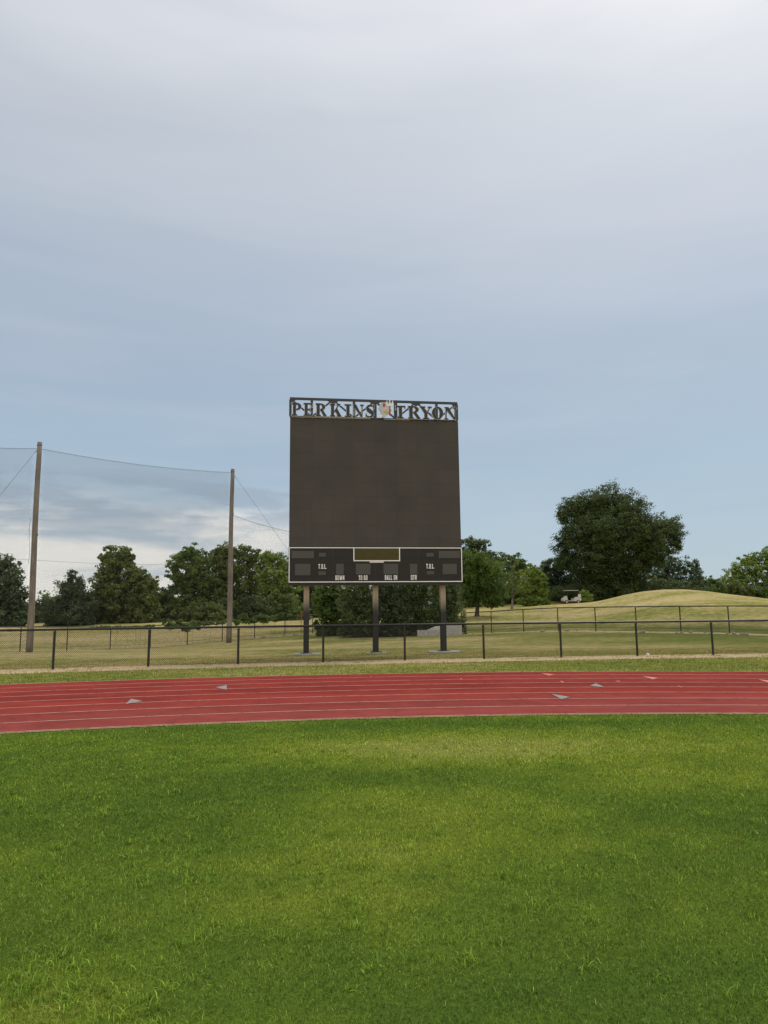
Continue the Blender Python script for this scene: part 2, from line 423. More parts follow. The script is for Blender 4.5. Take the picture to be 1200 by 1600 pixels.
M['weed'] = blade_mat('weed_blades', [(0.0, (0.13, 0.25, 0.034)), (1.0, (0.27, 0.385, 0.055))], 0.35)
M['rough_blade'] = blade_mat('rough_grass_blades', [(0.0, (0.12, 0.19, 0.03)), (0.42, (0.23, 0.265, 0.05)), (0.72, (0.37, 0.33, 0.11)), (1.0, (0.54, 0.43, 0.21))], 0.25)

# ------------------------------------------------------------------ terrain
TC = np.array([3.30, -18.5]); RI, RO = 31.05, 39.55        # centre and radii of the track's bend

def zpt(px, py, Y):
    p = at(px, py, Y); return (p[0], Y, p[2])
CTRL = [zpt(32, 1018.6, 52), zpt(236, 1012, 58), zpt(445, 993, 67), zpt(530, 987, 70), zpt(640, 991, 62), zpt(721.7, 990, 61),
        zpt(871, 987, 54), zpt(1000, 988, 50), zpt(1141, 990, 46), zpt(45, 1019, 50), (-45, 40, -0.8), (40, 38, 0.1),
        zpt(-60, 979, 88), zpt(100, 977, 93), zpt(200, 974, 96), zpt(310, 969, 102), zpt(430, 968, 108), zpt(540, 972, 86),
        zpt(650, 971, 80), zpt(745, 963, 80), zpt(800, 952, 95), zpt(850, 947, 103), zpt(893, 943.5, 100), zpt(893, 948.5, 90), zpt(893, 944, 112), zpt(840, 946.5, 94),
        zpt(890, 966, 76), zpt(960, 958, 70), zpt(935, 940, 95), zpt(985, 927, 90), zpt(1050, 921, 85), zpt(1100, 923, 84), zpt(1150, 930, 84), zpt(1200, 936, 86),
        zpt(1050, 945, 66), zpt(1150, 953, 62), zpt(1260, 945, 84), (40, 104, 3.2), (48, 120, 3.0), (34, 118, 3.4),
        (-30, 31, -.05), (-12, 31, 0), (0, 31, 0), (14, 31, 0), (30, 31, 0.05), (-12, 42, -0.35), (0, 45, -0.2), (14, 42, 0.0),
        (-80, 60, 0), (-100, 130, 1.5), (-40, 135, 1.5), (0, 135, 2.2), (45, 145, 3), (90, 70, 1.5), (110, 140, 3), (70, 50, .5), (20, 120, 2.9),
        (-70, 200, 2), (0, 200, 2.5), (70, 200, 3), (-60, 30, -.3), (60, 30, 0.0)]
CTRL = np.array(CTRL)
def _tps(r2): return 0.5 * r2 * np.log(r2 + 1e-6)
_D = ((CTRL[:, None, :2] - CTRL[None, :, :2]) ** 2).sum(2)
_n = len(CTRL); _A = np.zeros((_n + 3, _n + 3))
_A[:_n, :_n] = _tps(_D) + np.eye(_n) * 1.0
_A[:_n, _n:] = np.c_[np.ones(_n), CTRL[:, :2]]; _A[_n:, :_n] = _A[:_n, _n:].T
_wt = np.linalg.solve(_A, np.r_[CTRL[:, 2], 0, 0, 0])
def height(x, y):
    x = np.atleast_1d(np.asarray(x, float)); y = np.atleast_1d(np.asarray(y, float))
    xc = np.clip(x, -130, 130); yc = np.clip(y, 20, 210)
    out = np.empty(len(x))
    for s in range(0, len(x), 20000):
        q = np.c_[xc[s:s + 20000], yc[s:s + 20000]]
        r2 = ((q[:, None] - CTRL[None, :, :2]) ** 2).sum(2)
        out[s:s + 20000] = _tps(r2) @ _wt[:_n] + _wt[_n] + q @ _wt[_n + 1:]
    out *= sstep(y, 28.5, 40)
    out += sstep(y, 36, 48) * 0.10 * (vnoise(x, y, 7.0, 3, 2) - 0.5)
    return out
def hz(x, y): return float(height([x], [y])[0])

# front fence line: gently curved
FENCE = [np.array(p) for p in [gr(px, py)[:2] for px, py in
         [(80, 1046), (223, 1041.5), (366, 1038), (504, 1035), (632, 1031.8), (759, 1029.2), (881, 1027), (1000, 1025), (1116, 1023.3)]]]
_fp = np.array(FENCE); _cf = np.polyfit(_fp[:, 0], _fp[:, 1], 2)
def fence_y(x): return np.polyval(_cf, np.clip(x, -16, 18)) + 0.25 * np.minimum(x + 16, 0) + 0.05 * np.maximum(x - 18, 0)
# back fence: one long run bending behind the cedars
BACK = [at(-135, 1000, 47)[:2], at(32, 1000, 52)[:2], at(445, 1000, 67)[:2], at(530, 1000, 70.5)[:2], at(660, 1000, 65)[:2], at(721.7, 1000, 61)[:2], at(1141, 1000, 46)[:2], at(1300, 1000, 41)[:2]]
BACK = [np.array(p) for p in BACK]
def seg_dist(x, y, poly):
    best = np.full(len(x), 1e9)
    for a, b in zip(poly[:-1], poly[1:]):
        d = b - a; t = np.clip(((x - a[0]) * d[0] + (y - a[1]) * d[1]) / (d @ d), 0, 1)
        best = np.minimum(best, np.hypot(x - a[0] - t * d[0], y - a[1] - t * d[1]))
    return best

_spots = []                     # patches in the infield turf: (x, y, rx, ry, change of tint)
for px, py, rx, ry, a in [(850, 1165, 2.6, 1.0, .55), (610, 1170, 1.6, .8, .42), (640, 1265, 1.3, .9, .25), (420, 1220, 1.6, .55, -.30), (700, 1215, 1.2, .4, -.28),
                          (1140, 1285, 1.1, .8, -.38), (900, 1130, 4.5, .35, -.35), (250, 1140, 3.5, .35, -.22), (300, 1250, 1.6, 1.0, -.10), (1000, 1210, 1.4, .6, .22),
                          (560, 1430, 0.8, .5, .12), (80, 1560, .45, .4, .45), (100, 1300, 1.2, .8, -.08), (740, 1530, 1.4, .5, -.18), (1080, 1430, .8, .5, .12), (300, 1420, .8, .5, .1), (620, 1340, .9, .5, .16)]:
    g = gr(px, py); _spots.append((g[0], g[1], rx, ry, a))
def turf_tint(x, y):
    t = 0.37 + 0.36 * (vnoise(x, y * 1.3, 1.7, 11, 4) - 0.5) + 0.46 * (vnoise(x, y, 0.30, 12, 3) - 0.5)
    for sx, sy, rx, ry, a in _spots:
        t = t + a * (.70 if a < 0 else 1.0) * np.exp(-(((x - sx) / rx) ** 2 + ((y - sy) / ry) ** 2))
    t = t - 0.12 * sstep(-y, -6.0, -3.2)
    return np.clip(t, 0, 1)

def build_ground():
    xs = np.concatenate([np.array([-900, -600, -400, -280, -200, -150]), np.arange(-120, -24, 2.0), np.arange(-24, 24, 0.25), np.arange(24, 122, 2.0), np.array([150, 200, 280, 400, 600, 900])])
    ys = np.concatenate([np.array([-300, -150, -80, -40, -20]), np.arange(-10, 2, 2.0), np.arange(2, 32, 0.22), np.arange(32, 72, 0.5), np.arange(72, 130, 1.25), np.arange(130, 215, 6.0), np.array([240, 300, 400, 600, 900, 1500])])
    X, Y = np.meshgrid(xs, ys); x = X.ravel(); y = Y.ravel()
    z = height(x, y)
    r = np.hypot(x - TC[0], y - TC[1])
    infield = 1 - sstep(r, RI - 0.15, RI + 0.25)
    infield = np.where(y < -18, 1.0, infield)
    fd = y - fence_y(x)
    strip = np.exp(-((fd + 0.55) / 1.05) ** 4)                                # worn soil line under the front fence
    bd = seg_dist(x, y, BACK)
    backd = 0.66 * np.exp(-(bd / 1.1) ** 2) * sstep(x, -17, -11)            # soil and rubble along the back fence
    dirt = np.maximum(strip * 1.0, backd)
    for px, py, Y_, rx, ry, a in [(35, 1026, 40, 2.2, 1.3, .55), (740, 1024, 30.6, 1.5, .5, .28), (530, 1022, 30.2, 2.2, .5, .3), (430, 994, 62, 3.5, 1.2, .5), (690, 993, 58, 4.5, .8, .62), (90, 1006, 45, 5, 1, .2)]:
        p = at(px, py, Y_); dirt = np.maximum(dirt, a * np.exp(-(((x - p[0]) / rx) ** 2 + ((y - Y_) / ry) ** 2)))
    edge = np.exp(-((r - RI) / 0.10) ** 2) * 0.6 + 0.55 * np.exp(-((r - RO - 0.1) / 0.22) ** 2)
    dirt = np.maximum(dirt, edge)
    dry = np.full(len(x), 0.50)
    dry = np.where((r > RO - 1) & (fd < 0), 0.30 + 0.22 * sstep(fd, -2.5, -0.3), dry)
    beyond = sstep(fd, 0, 2)
    dry = dry + beyond * (0.12 * sstep(x, 8, -14) - 0.10 * sstep(x, 2, 12) * (1 - sstep(y, 42, 50)))
    # greener band inside the back fence, straw coloured slope beyond
    dry = dry - 0.30 * np.exp(-((bd - 3.5) / 2.5) ** 2) * sstep(x, -16, -8) * (y < 75)
    dry = dry + 0.10 * sstep(y, 58, 75)
    np_mesh_ground = np_mesh('ground', np.c_[x, y, z], _grid_faces(len(xs), len(ys)), np.full((len(xs) - 1) * (len(ys) - 1), 4), M['ground'],
                             attrs={'tint': turf_tint(x, y), 'dirt': dirt, 'dry': dry, 'infield': infield})
    me = np_mesh_ground.data; me.polygons.foreach_set('use_smooth', [True] * len(me.polygons))
    tag(np_mesh_ground, kind='structure')
def _grid_faces(nx, ny):
    j, i = np.mgrid[0:ny - 1, 0:nx - 1]; a = (j * nx + i).ravel()
    return np.c_[a, a + 1, a + nx + 1, a + nx].ravel()
build_ground()

# ------------------------------------------------------------------ running track
def ring(name, r0, r1, z, m, a0=-100, a1=100, n=900, kind='structure', parent=None, nr=1, wob=0.0):
    th = np.radians(np.linspace(a0, a1, n + 1)); rs = np.linspace(r0, r1, nr + 1)
    T, Rr = np.meshgrid(th, rs)
    jit = 0.0
    if wob:
        jit = wob * (vnoise(T * 40, T * 0 + 1, 0.35, 5, 3) - 0.5); Rr = Rr + jit * (np.arange(nr + 1) == 0)[:, None]
    x = TC[0] + Rr * np.sin(T); y = TC[1] + Rr * np.cos(T)
    o = np_mesh(name, np.c_[x.ravel(), y.ravel(), np.full(x.size, z)], _grid_faces(n + 1, nr + 1), np.full(n * nr, 4), m, parent, attrs={'radius': Rr.ravel()})
    if kind: tag(o, kind=kind)
    return o
ring('running_track', RI, RO, 0.012, M['track'], nr=16)
LANE = (RO - RI) / 8
for k in range(9):
    rr = RI + k * LANE
    if k == 0: ring('lane_line', rr + 0.0, rr + 0.05, 0.016, M['line'])
    elif k == 8: ring('lane_line', rr - 0.075, rr - 0.015, 0.016, M['line'])
    else: ring('lane_line', rr - 0.0275, rr + 0.0275, 0.016, M['line'])
ring('track_edging', RI - 0.07, RI - 0.004, 0.010, M['edging'])

def marking(pts, m, zz=0.020):
    P = [gr(px, py, 0.02) for px, py in pts]
    mb = MB(); mb.add([(p[0], p[1], zz) for p in P], [tuple(range(len(P)))])
    tag(mb.build('lane_marking', m), kind='structure')
for pts in [[(196, 1100), (222.5, 1095.2), (205, 1091.7)], [(336.7, 1073.6), (353.8, 1077.6), (354.6, 1070.4)],
            [(862, 1084), (877, 1092.5), (890, 1088.8)], [(921.8, 1071.3), (946, 1074), (931, 1067.6)]]:
    marking(pts, M['mark_grey'])
for pts in [[(846, 1051.6), (857, 1055.6), (867.5, 1053.7)], [(1003.5, 1056), (1020, 1061.6), (1028.5, 1059)], [(1184, 1061.2), (1203, 1067.2), (1212, 1064)],
            [(875, 1064.4), (880, 1066.8), (882, 1066), (877, 1064)], [(961, 1063.7), (966, 1065), (971, 1064.6), (966, 1063.6)], [(1058, 1071.8), (1065, 1074.2), (1066.5, 1073.4), (1060, 1071.4)],
            [(578, 1056.4), (580.5, 1057.6), (581.5, 1056.6)], [(718, 1059.6), (721, 1061.6), (722, 1060.2)]]:
    marking(pts, M['mark_pink'])

# ------------------------------------------------------------------ grass blades
def blades(name, x, y, z, L, Wd, lean, tint, m, kind='stuff', droop=0.5):
    n = len(x); az = RNG.uniform(0, 2 * math.pi, n); fa = az + RNG.uniform(-.6, .6, n) + math.pi / 2
    dx, dy = np.cos(az), np.sin(az); sx, sy = np.cos(fa) * Wd / 2, np.sin(fa) * Wd / 2
    ln = np.sin(lean) * L; up = np.cos(lean) * L
    V = np.empty((n, 5, 3))
    V[:, 0] = np.c_[x - sx, y - sy, z - 0.004]; V[:, 1] = np.c_[x + sx, y + sy, z - 0.004]
    mx, my, mz = x + dx * ln * .38, y + dy * ln * .38, z + up * .58
    V[:, 2] = np.c_[mx + sx * .8, my + sy * .8, mz]; V[:, 3] = np.c_[mx - sx * .8, my - sy * .8, mz]
    V[:, 4] = np.c_[x + dx * ln, y + dy * ln, z + up * (1 - droop * np.sin(lean) * .5)]
    b = np.arange(n)[:, None] * 5
    F = np.concatenate([b + np.array([[0, 1, 2, 3]]), b + np.array([[3, 2, 4]])], 1).ravel()
    sizes = np.tile([4, 3], n)
    return np_mesh(name, V.reshape(-1, 3), F, sizes, m, attrs={'tint': np.repeat(tint, 5), 'rnd': np.repeat(RNG.random(n), 5)})

def scatter(y0, y1, dens, margin=4.6):
    """random points over the part of the field in front of the camera"""
    w1 = 0.56 * y1 + margin
    n = int(dens * 2 * w1 * (y1 - y0)); x = RNG.uniform(-w1, w1, n); y = RNG.uniform(y0, y1, n)
    over = (np.abs(x) - 0.56 * y - .8) / (margin - .8)          # thinning out to the sides
    k = RNG.random(n) > np.clip(over, 0, 1) ** 1.5
    return x[k], y[k]
XX, YY, LL, WW = [], [], [], []
for y0, y1, dens, Lm, Wm in [(2.3, 3.6, 11500, .027, .0028), (3.6, 5, 8500, .029, .0033), (5, 6.5, 5200, .033, .0042), (6.5, 8.5, 3400, .034, .0054), (8.5, 10.5, 2300, .035, .0068), (10.5, 13.2, 1800, .036, .008)]:
    x, y = scatter(y0, y1, dens); XX.append(x); YY.append(y)
    LL.append(Lm * RNG.uniform(.55, 1.35, len(x))); WW.append(Wm * RNG.uniform(.7, 1.3, len(x)))
x, y, L, Wd = map(np.concatenate, (XX, YY, LL, WW))
k = np.hypot(x - TC[0], y - TC[1]) < RI - 0.03 + 0.035 * RNG.standard_normal(len(x)); x, y, L, Wd = x[k], y[k], L[k], Wd[k]
L = L * (0.75 + 0.6 * vnoise(x, y, 0.35, 21, 3))
lean = np.clip(np.abs(RNG.normal(0.98, 0.32, len(x))), 0.15, 1.4)
tag(blades('infield_grass', x, y, np.zeros(len(x)), L, Wd, lean, np.where(RNG.random(len(x)) < .022, 1.0, np.clip(turf_tint(x, y) + RNG.normal(0, .10, len(x)), 0, 1)), M['blade']), kind='stuff')

# coarse weed tufts standing above the mown turf
tx, ty = [], []
for px, py in [(560, 1408), (335, 1445), (595, 1478), (487, 1475), (1010, 1316), (930, 1370), (1065, 1402), (120, 1400), (190, 1520), (40, 1560), (110, 1580), (20, 1530), (75, 1500), (240, 1580), (160, 1560),
               (640, 1500), (810, 1420), (1150, 1560), (1030, 1530), (920, 1512), (730, 1500), (330, 1480), (420, 1440), (640, 1420), (505, 1385), (380, 1330), (30, 1215), (60, 1210), (170, 1465), (260, 1505), (540, 1500), (1180, 1430), (870, 1300), (985, 1340), (700, 1350), (300, 1380), (450, 1350), (90, 1440)]:
    g = gr(px, py); tx.append(g[0]); ty.append(g[1])
a, b = scatter(2.6, 10.5, 14, 2.5); keep = RNG.random(len(a)) < np.clip(0.30 + 0.5 * sstep(-a, -1, 3), 0, 1); tx += list(a[keep]); ty += list(b[keep])
a = RNG.normal(-1.75, .5, 80); b = RNG.normal(3.5, .33, 80); tx += list(a); ty += list(b)
X, Y, L, Wd, le, ti = [], [], [], [], [], []
for i, (cx, cy) in enumerate(zip(tx, ty)):
    n = int(RNG.integers(22, 60)); s = RNG.uniform(.015, .06)
    X.append(cx + RNG.normal(0, s, n)); Y.append(cy + RNG.normal(0, s, n)); sc = RNG.uniform(.7, 1.25)
    L.append(RNG.uniform(.025, .068, n) * sc); Wd.append(RNG.uniform(.0035, .0065, n)); le.append(np.clip(np.abs(RNG.normal(.9, .35, n)), .1, 1.4)); ti.append(np.full(n, RNG.uniform(.2, 1)))
X, Y, L, Wd, le, ti = map(np.concatenate, (X, Y, L, Wd, le, ti))
k = np.hypot(X - TC[0], Y - TC[1]) < RI - .1; X, Y, L, Wd, le, ti = X[k], Y[k], L[k], Wd[k], le[k], ti[k]
tag(blades('weed_tufts', X, Y, np.zeros(len(X)), L, Wd, le, ti, M['weed']), kind='stuff')

# rough verge between the track and the fence, and the shaggy edge beyond it
x = RNG.uniform(-19, 21, 230000); y = RNG.uniform(15, 34, 230000)
r = np.hypot(x - TC[0], y - TC[1]); fd = y - fence_y(x)
bare = np.exp(-((fd + 0.55) / 0.95) ** 4) * (vnoise(x, y, .5, 31, 3) > 0.36)
k = (r > RO + 0.04) & (RNG.random(len(x)) > bare) & (fd < 4.5) & (np.abs(x) < .56 * y + 2)
x, y, fd = x[k], y[k], fd[k]
ex, ey = [], []
for fx in np.arange(-14, 18, .55):
    c = RNG.uniform(fx - .2, fx + .2); m_ = int(RNG.integers(0, 26)); ex.append(c + RNG.normal(0, .06, m_)); ey.append(float(fence_y(np.array(c))) + RNG.normal(0, .05, m_))
for pu in (-3.3, -.4, 2.5):
    m_ = 420; a_ = RNG.uniform(0, 6.28, m_); ex.append(pu + np.cos(a_) * RNG.uniform(.55, 1.0, m_)); ey.append(30.9 + pu * .17 + np.sin(a_) * RNG.uniform(.38, .7, m_))
x = np.concatenate([x] + ex); y = np.concatenate([y] + ey); fd = y - fence_y(x)
tv = 0.34 + 0.9 * (vnoise(x * .6, y, .9, 41, 4) - 0.5) + 0.25 * sstep(fd, -2, -.4) + 0.16 * (fd > 0.6) + RNG.normal(0, .12, len(x))
tag(blades('verge_grass', x, y, height(x, y), RNG.uniform(.025, .075, len(x)), RNG.uniform(.008, .014, len(x)), np.clip(np.abs(RNG.normal(.7, .35, len(x))), .1, 1.3), np.clip(tv, 0, 1), M['rough_blade']), kind='stuff')

# ------------------------------------------------------------------ fences
def fence(name, label, pts_post, h, m_post, post_r, rail_r, wire_r, pitch, low_rail=None):
    root = empty(name, (pts_post[0][0], pts_post[0][1], hz(*pts_post[0])))
    tag(root, label, 'fence')
    o = np.array(root.location)
    P = [np.array([p[0], p[1], hz(*p)]) - o for p in pts_post]
    for p in P:
        mb = MB(); mb.tube([p + (0, 0, -.05), p + (0, 0, h - rail_r - 0.012)], post_r, 10)
        mb.tube([p + (0, 0, h - .10), p + (0, 0, h - .055)], post_r * 1.22, 10)          # band
        for t in (.25, .5, .75): mb.tube([p + (0, 0, h * t), p + (0, 0, h * t + .02)], post_r * 1.12, 10)
        mb.build('post', m_post, root, smooth=False)
    mb = MB(); top = [p + (0, 0, h) for p in P]
    mb.tube(top, rail_r, 10)
    for a, b in zip(top[:-1], top[1:]):                                                    # sleeves where rail lengths join
        c = a + (b - a) * .55; d = (b - a) / np.linalg.norm(b - a) * .07; mb.tube([c - d, c + d], rail_r * 1.15, 10)
    mb.build('top_rail', m_post, root)
    if low_rail:
        mb = MB(); mb.tube([p + (0, 0, low_rail) for p in P], .012, 6); mb.build('tension_wire', m_post, root)
    # chain link: straight runs of crossing wires between the posts
    V, Fc = [], []
    for a, b in zip(P[:-1], P[1:]):
        d = b - a; Lh = math.hypot(d[0], d[1]); u = np.array([d[0] / Lh, d[1] / Lh, 0]); sl = d[2] / Lh; nrm = np.array([-u[1], u[0], 0])
        z0, z1 = 0.04, h - 0.02; H = z1 - z0
        s = np.arange(-H, Lh, pitch)
        for sg in (1, -1):
            s0 = s if sg == 1 else s + H
            t0 = np.zeros(len(s)); t1 = np.ones(len(s))
            e = s0 + sg * H
            dd = e - s0
            ta = np.clip((0 - s0) / dd, 0, 1); tb = np.clip((Lh - s0) / dd, 0, 1)
            lo, hi = np.minimum(ta, tb), np.maximum(ta, tb)
            ok = hi - lo > 0.01
            for q0, l_, h_ in zip(s0[ok], lo[ok], hi[ok]):
                A = a + u * (q0 + sg * H * l_) + np.array([0, 0, z0 + H * l_ + sl * (q0 + sg * H * l_)])
                B = a + u * (q0 + sg * H * h_) + np.array([0, 0, z0 + H * h_ + sl * (q0 + sg * H * h_)])
                off = nrm * (wire_r * sg)
                pr = (u * 0.707 * -sg + np.array([0, 0, .707])) * wire_r
                nn = len(V); q = nrm * wire_r
                V += [A + off + pr, A + off + q, A + off - pr, A + off - q, B + off + pr, B + off + q, B + off - pr, B + off - q]
                Fc += [(nn + i, nn + (i + 1) % 4, nn + 4 + (i + 1) % 4, nn + 4 + i) for i in range(4)]
    np_mesh('chain_link', np.array(V), np.array(Fc).ravel(), np.full(len(Fc), 4), m_post, root)
    return root

xs_f = np.arange(-10.9 - 3 * 2.97, 24, 2.97)
# walk along the curve with equal post spacing
pp = [np.array([-11.05 - 2 * 2.9, float(fence_y(np.array(-11.05 - 2 * 2.9)))])]
while pp[-1][0] < 19:
    x0 = pp[-1][0]; sl = float(fence_y(np.array(x0 + .5)) - fence_y(np.array(x0 - .5))); x1 = x0 + 3.02 / math.sqrt(1 + sl * sl)
    pp.append(np.array([x1, float(fence_y(np.array(x1)))]))
front_posts = pp
fence('chain_link_fence', 'low black chain link fence nearest the red running track, on the bare soil line', front_posts, 1.30, M['black'], .040, .040, .0040, .062)
bp_ = []
for a, b in zip(BACK[:-1], BACK[1:]):
    n = max(1, round(np.linalg.norm(b - a) / 3.15)); bp_ += [a + (b - a) * i / n for i in range(n)]
bp_.append(BACK[-1])
fence('chain_link_fence', 'farther black chain link fence bending behind the scoreboard and the dark cedars', bp_, 1.75, M['black'], .038, .038, .0030, .09, 0.28)

# ------------------------------------------------------------------ scoreboard
YL, YR = 29.75, 30.75
BL = at(450.3, 915, YL); BR = at(723.2, 912.5, YR)
bu = np.array([BR[0] - BL[0], BR[1] - BL[1], 0]); BW = np.linalg.norm(bu); bu /= BW
bn = np.array([bu[1], -bu[0], 0])                    # towards the viewer
ang = math.atan2(bu[1], bu[0])
zb = (BL[2] + BR[2]) / 2
B0 = np.array([(BL[0] + BR[0]) / 2, (BL[1] + BR[1]) / 2, 0.0])
sb = empty('scoreboard', (B0[0], B0[1], hz(B0[0], B0[1])), ang)
tag(sb, 'large dark unlit scoreboard with PERKINS TRYON letters on top, standing on three posts', 'scoreboard')
g0 = sb.location.z
def bp(px, py, w=0.0):
    """pixel -> (u, v) on the board's front plane, u from the centre, v above the scoreboard's base"""
    d = ray(px, py); O = B0 + bn * w - CAM; t = (O @ bn) / (d @ bn); P = CAM + d * t
    return ((P - B0) @ bu, P[2] - g0)
def loc(u, v, w): return (u, -w, v)                  # local coordinates of the scoreboard empty
def panel(name, px0, py0, px1, py1, w0, w1, m, bev=0.01, parent=sb):
    a = bp(px0, py0); b = bp(px1, py1); u0, u1 = sorted((a[0], b[0])); v0, v1 = sorted((a[1], b[1]))
    mb = MB(); mb.box(u0, -w1, v0, u1, -w0, v1, bev); return mb.build(name, m, parent)
HW = BW / 2
v_bot = bp(587, 914)[1]; v_mid = bp(587, 855)[1]; v_top = bp(587, 655.5)[1]
mb = MB(); mb.box(-HW + .02, 0, v_mid + .004, HW - .03, .32, v_top, .015)
disp = mb.build('display_panel', M['display'], sb)
mb = MB(); mb.box(-HW + .04, .32, v_mid + .05, HW - .05, .40, v_top - .06); mb.build('back_cover', M['lower'], disp)
mb = MB(); mb.box(-HW, -.02, v_bot, HW, .30, v_mid, .012)
low = mb.build('score_panel', M['lower'], sb)
# seams on the score panel: thin raised joints
mb = MB()
for px in (520, 587, 654): u = bp(px, 880)[0]; mb.box(u - .006, -.024, v_bot + .1, u + .006, -.018, v_mid - .06)
vs = bp(587, 877)[1]; mb.box(-HW + .08, -.0245, vs - .005, HW - .08, -.0185, vs + .005)
mb.build('joint_strip', M['steel_black'], low)
# white border
bw = .036; vb0 = bp(587, 909.7)[1] ; vb1 = v_mid - .012
mb = MB(); ww0, ww1 = -.034, -.016
mb.box(-HW + .015, ww0, vb0, HW - .015, ww1, vb0 + bw); mb.box(-HW + .015, ww0, vb1 - bw, HW - .015, ww1, vb1)
mb.box(-HW + .015, ww0, vb0 + bw, -HW + .015 + bw, ww1, vb1 - bw); mb.box(HW - .015 - bw, ww0, vb0 + bw, HW - .015, ww1, vb1 - bw)
mb.build('border', M['white'], low)
# clock panel with its white frame
c0 = bp(553.5, 857.5); c1 = bp(623.5, 875.5); u0, u1, va, vb = c0[0], c1[0], c1[1], vb1 - bw
mb = MB(); mb.box(u0, -.040, va, u1, -.015, vb - .002); cp = mb.build('clock_panel', M['yellow'], sb)
mb = MB(); t = .04
mb.box(u0 - t, -.050, va - t, u1 + t, -.016, va); mb.box(u0 - t, -.050, va, u0, -.016, vb - .001); mb.box(u1, -.050, va, u1 + t, -.016, vb - .001)
mb.build('frame', M['white'], cp)
for x0, y0, x1, y1 in [(455.6, 861, 490.6, 872.5), (498, 864, 509, 870), (461, 881, 485, 899), (497.5, 893, 509, 898.6), (525, 881, 537, 897.8), (555.8, 881, 579, 897.8),
                       (599, 881, 622, 897.6), (640, 881, 652, 897.2), (666, 864, 677.5, 869.8), (666.5, 892.3, 678, 897.5), (685, 861, 718.3, 872), (691, 881, 713.6, 897.3)]:
    panel('digit_display', x0, y0, x1, y1, .012, .036, M['digit'], .004)

# ---- lettering made of straight strokes and swept curves
def rect(x0, y0, x1, y1): return [(x0, y0), (x1, y0), (x1, y1), (x0, y1)]
def stroke(pts, w):
    """variable width sweep -> list of quads"""
    pts = [np.array(p, float) for p in pts]
    if not hasattr(w, '__len__'): w = [w] * len(pts)
    Ls, Rs = [], []
    for i, p in enumerate(pts):
        t = pts[min(i + 1, len(pts) - 1)] - pts[max(i - 1, 0)]; t /= np.linalg.norm(t); n = np.array([-t[1], t[0]])
        Ls.append(p + n * w[i] / 2); Rs.append(p - n * w[i] / 2)
    return [[tuple(Rs[i]), tuple(Rs[i + 1]), tuple(Ls[i + 1]), tuple(Ls[i])] for i in range(len(pts) - 1)]
def ringq(cx, cy, rx, ry, ix, iy, a0, a1, n=14):
    q = []
    for i in range(n):
        t0 = math.radians(a0 + (a1 - a0) * i / n); t1 = math.radians(a0 + (a1 - a0) * (i + 1) / n)
        q.append([(cx + ix * math.cos(t0), cy + iy * math.sin(t0)), (cx + rx * math.cos(t0), cy + ry * math.sin(t0)),
                  (cx + rx * math.cos(t1), cy + ry * math.sin(t1)), (cx + ix * math.cos(t1), cy + iy * math.sin(t1))])
    return q
TH = .075
SERIF = {
 'P': [rect(.13, TH, .42, 1 - TH), rect(0, 0, .56, TH), rect(0, 1 - TH, .48, 1)] + ringq(.46, .725, .50, .275, .22, .205, -90, 90),
 'E': [rect(.13, TH, .42, 1 - TH), rect(0, 0, .9, TH), rect(0, 1 - TH, .88, 1), rect(.42, .47, .66, .54), [(.66, .38), (.72, .38), (.72, .64), (.66, .62)], [(.70, TH), (.95, TH), (1, .36), (.93, .36)], [(.72, 1 - TH), (.86, .70), (.93, .70), (.93, 1 - TH)]],
 'R': [rect(.10, TH, .36, 1 - TH), rect(0, 0, .48, TH), rect(0, 1 - TH, .42, 1), [(.44, .47), (.66, .47), (1.0, 0), (.74, 0)]] + ringq(.40, .735, .46, .265, .21, .20, -90, 90),
 'K': [rect(.10, TH, .36, 1 - TH), rect(0, 0, .48, TH), rect(0, 1 - TH, .48, 1), [(.36, .36), (.44, .36), (.82, 1 - TH), (.73, 1 - TH)], rect(.62, 1 - TH, .95, 1), [(.45, .50), (.63, .66), (1.0, TH), (.70, TH)], rect(.62, 0, 1.05, TH)],
 'I': [rect(.30, TH, .70, 1 - TH), rect(0.05, 0, .95, TH), rect(.05, 1 - TH, .95, 1)],
 'N': [rect(.10, TH, .17, 1 - TH), rect(0, 0, .30, TH), [(.03, 1), (.33, 1), (.90, 0), (.80, 0), (.10, .9)], rect(.83, .05, .90, 1 - TH), rect(.70, 1 - TH, 1.0, 1)],
 'S': stroke([(.93, .80), (.82, .93), (.55, .965), (.30, .90), (.20, .77), (.27, .63), (.50, .51), (.73, .38), (.80, .22), (.70, .09), (.45, .035), (.18, .10), (.07, .25)],
             [.05, .07, .08, .17, .26, .30, .32, .30, .26, .17, .08, .07, .05]) + [rect(.88, .70, .95, 1), rect(.05, 0, .12, .32)],
 'T': [rect(.36, TH, .66, 1 - TH), rect(.2, 0, .82, TH), rect(.02, 1 - TH, 1.0, 1), [(.02, .68), (.09, .68), (.22, 1 - TH), (.02, 1 - TH)], [(.93, .80), (1, .80), (1, 1 - TH), (.93, 1 - TH)]],
 'Y': [rect(.38, TH, .64, .46), rect(.24, 0, .80, TH), [(.38, .46), (.64, .46), (.34, 1 - TH), (.06, 1 - TH)], rect(-.02, 1 - TH, .46, 1), [(.55, .46), (.64, .46), (.93, 1 - TH), (.84, 1 - TH)], rect(.70, 1 - TH, 1.04, 1)],
 'O': ringq(.5, .5, .5, .5, .20, .45, 0, 360, 32),
}
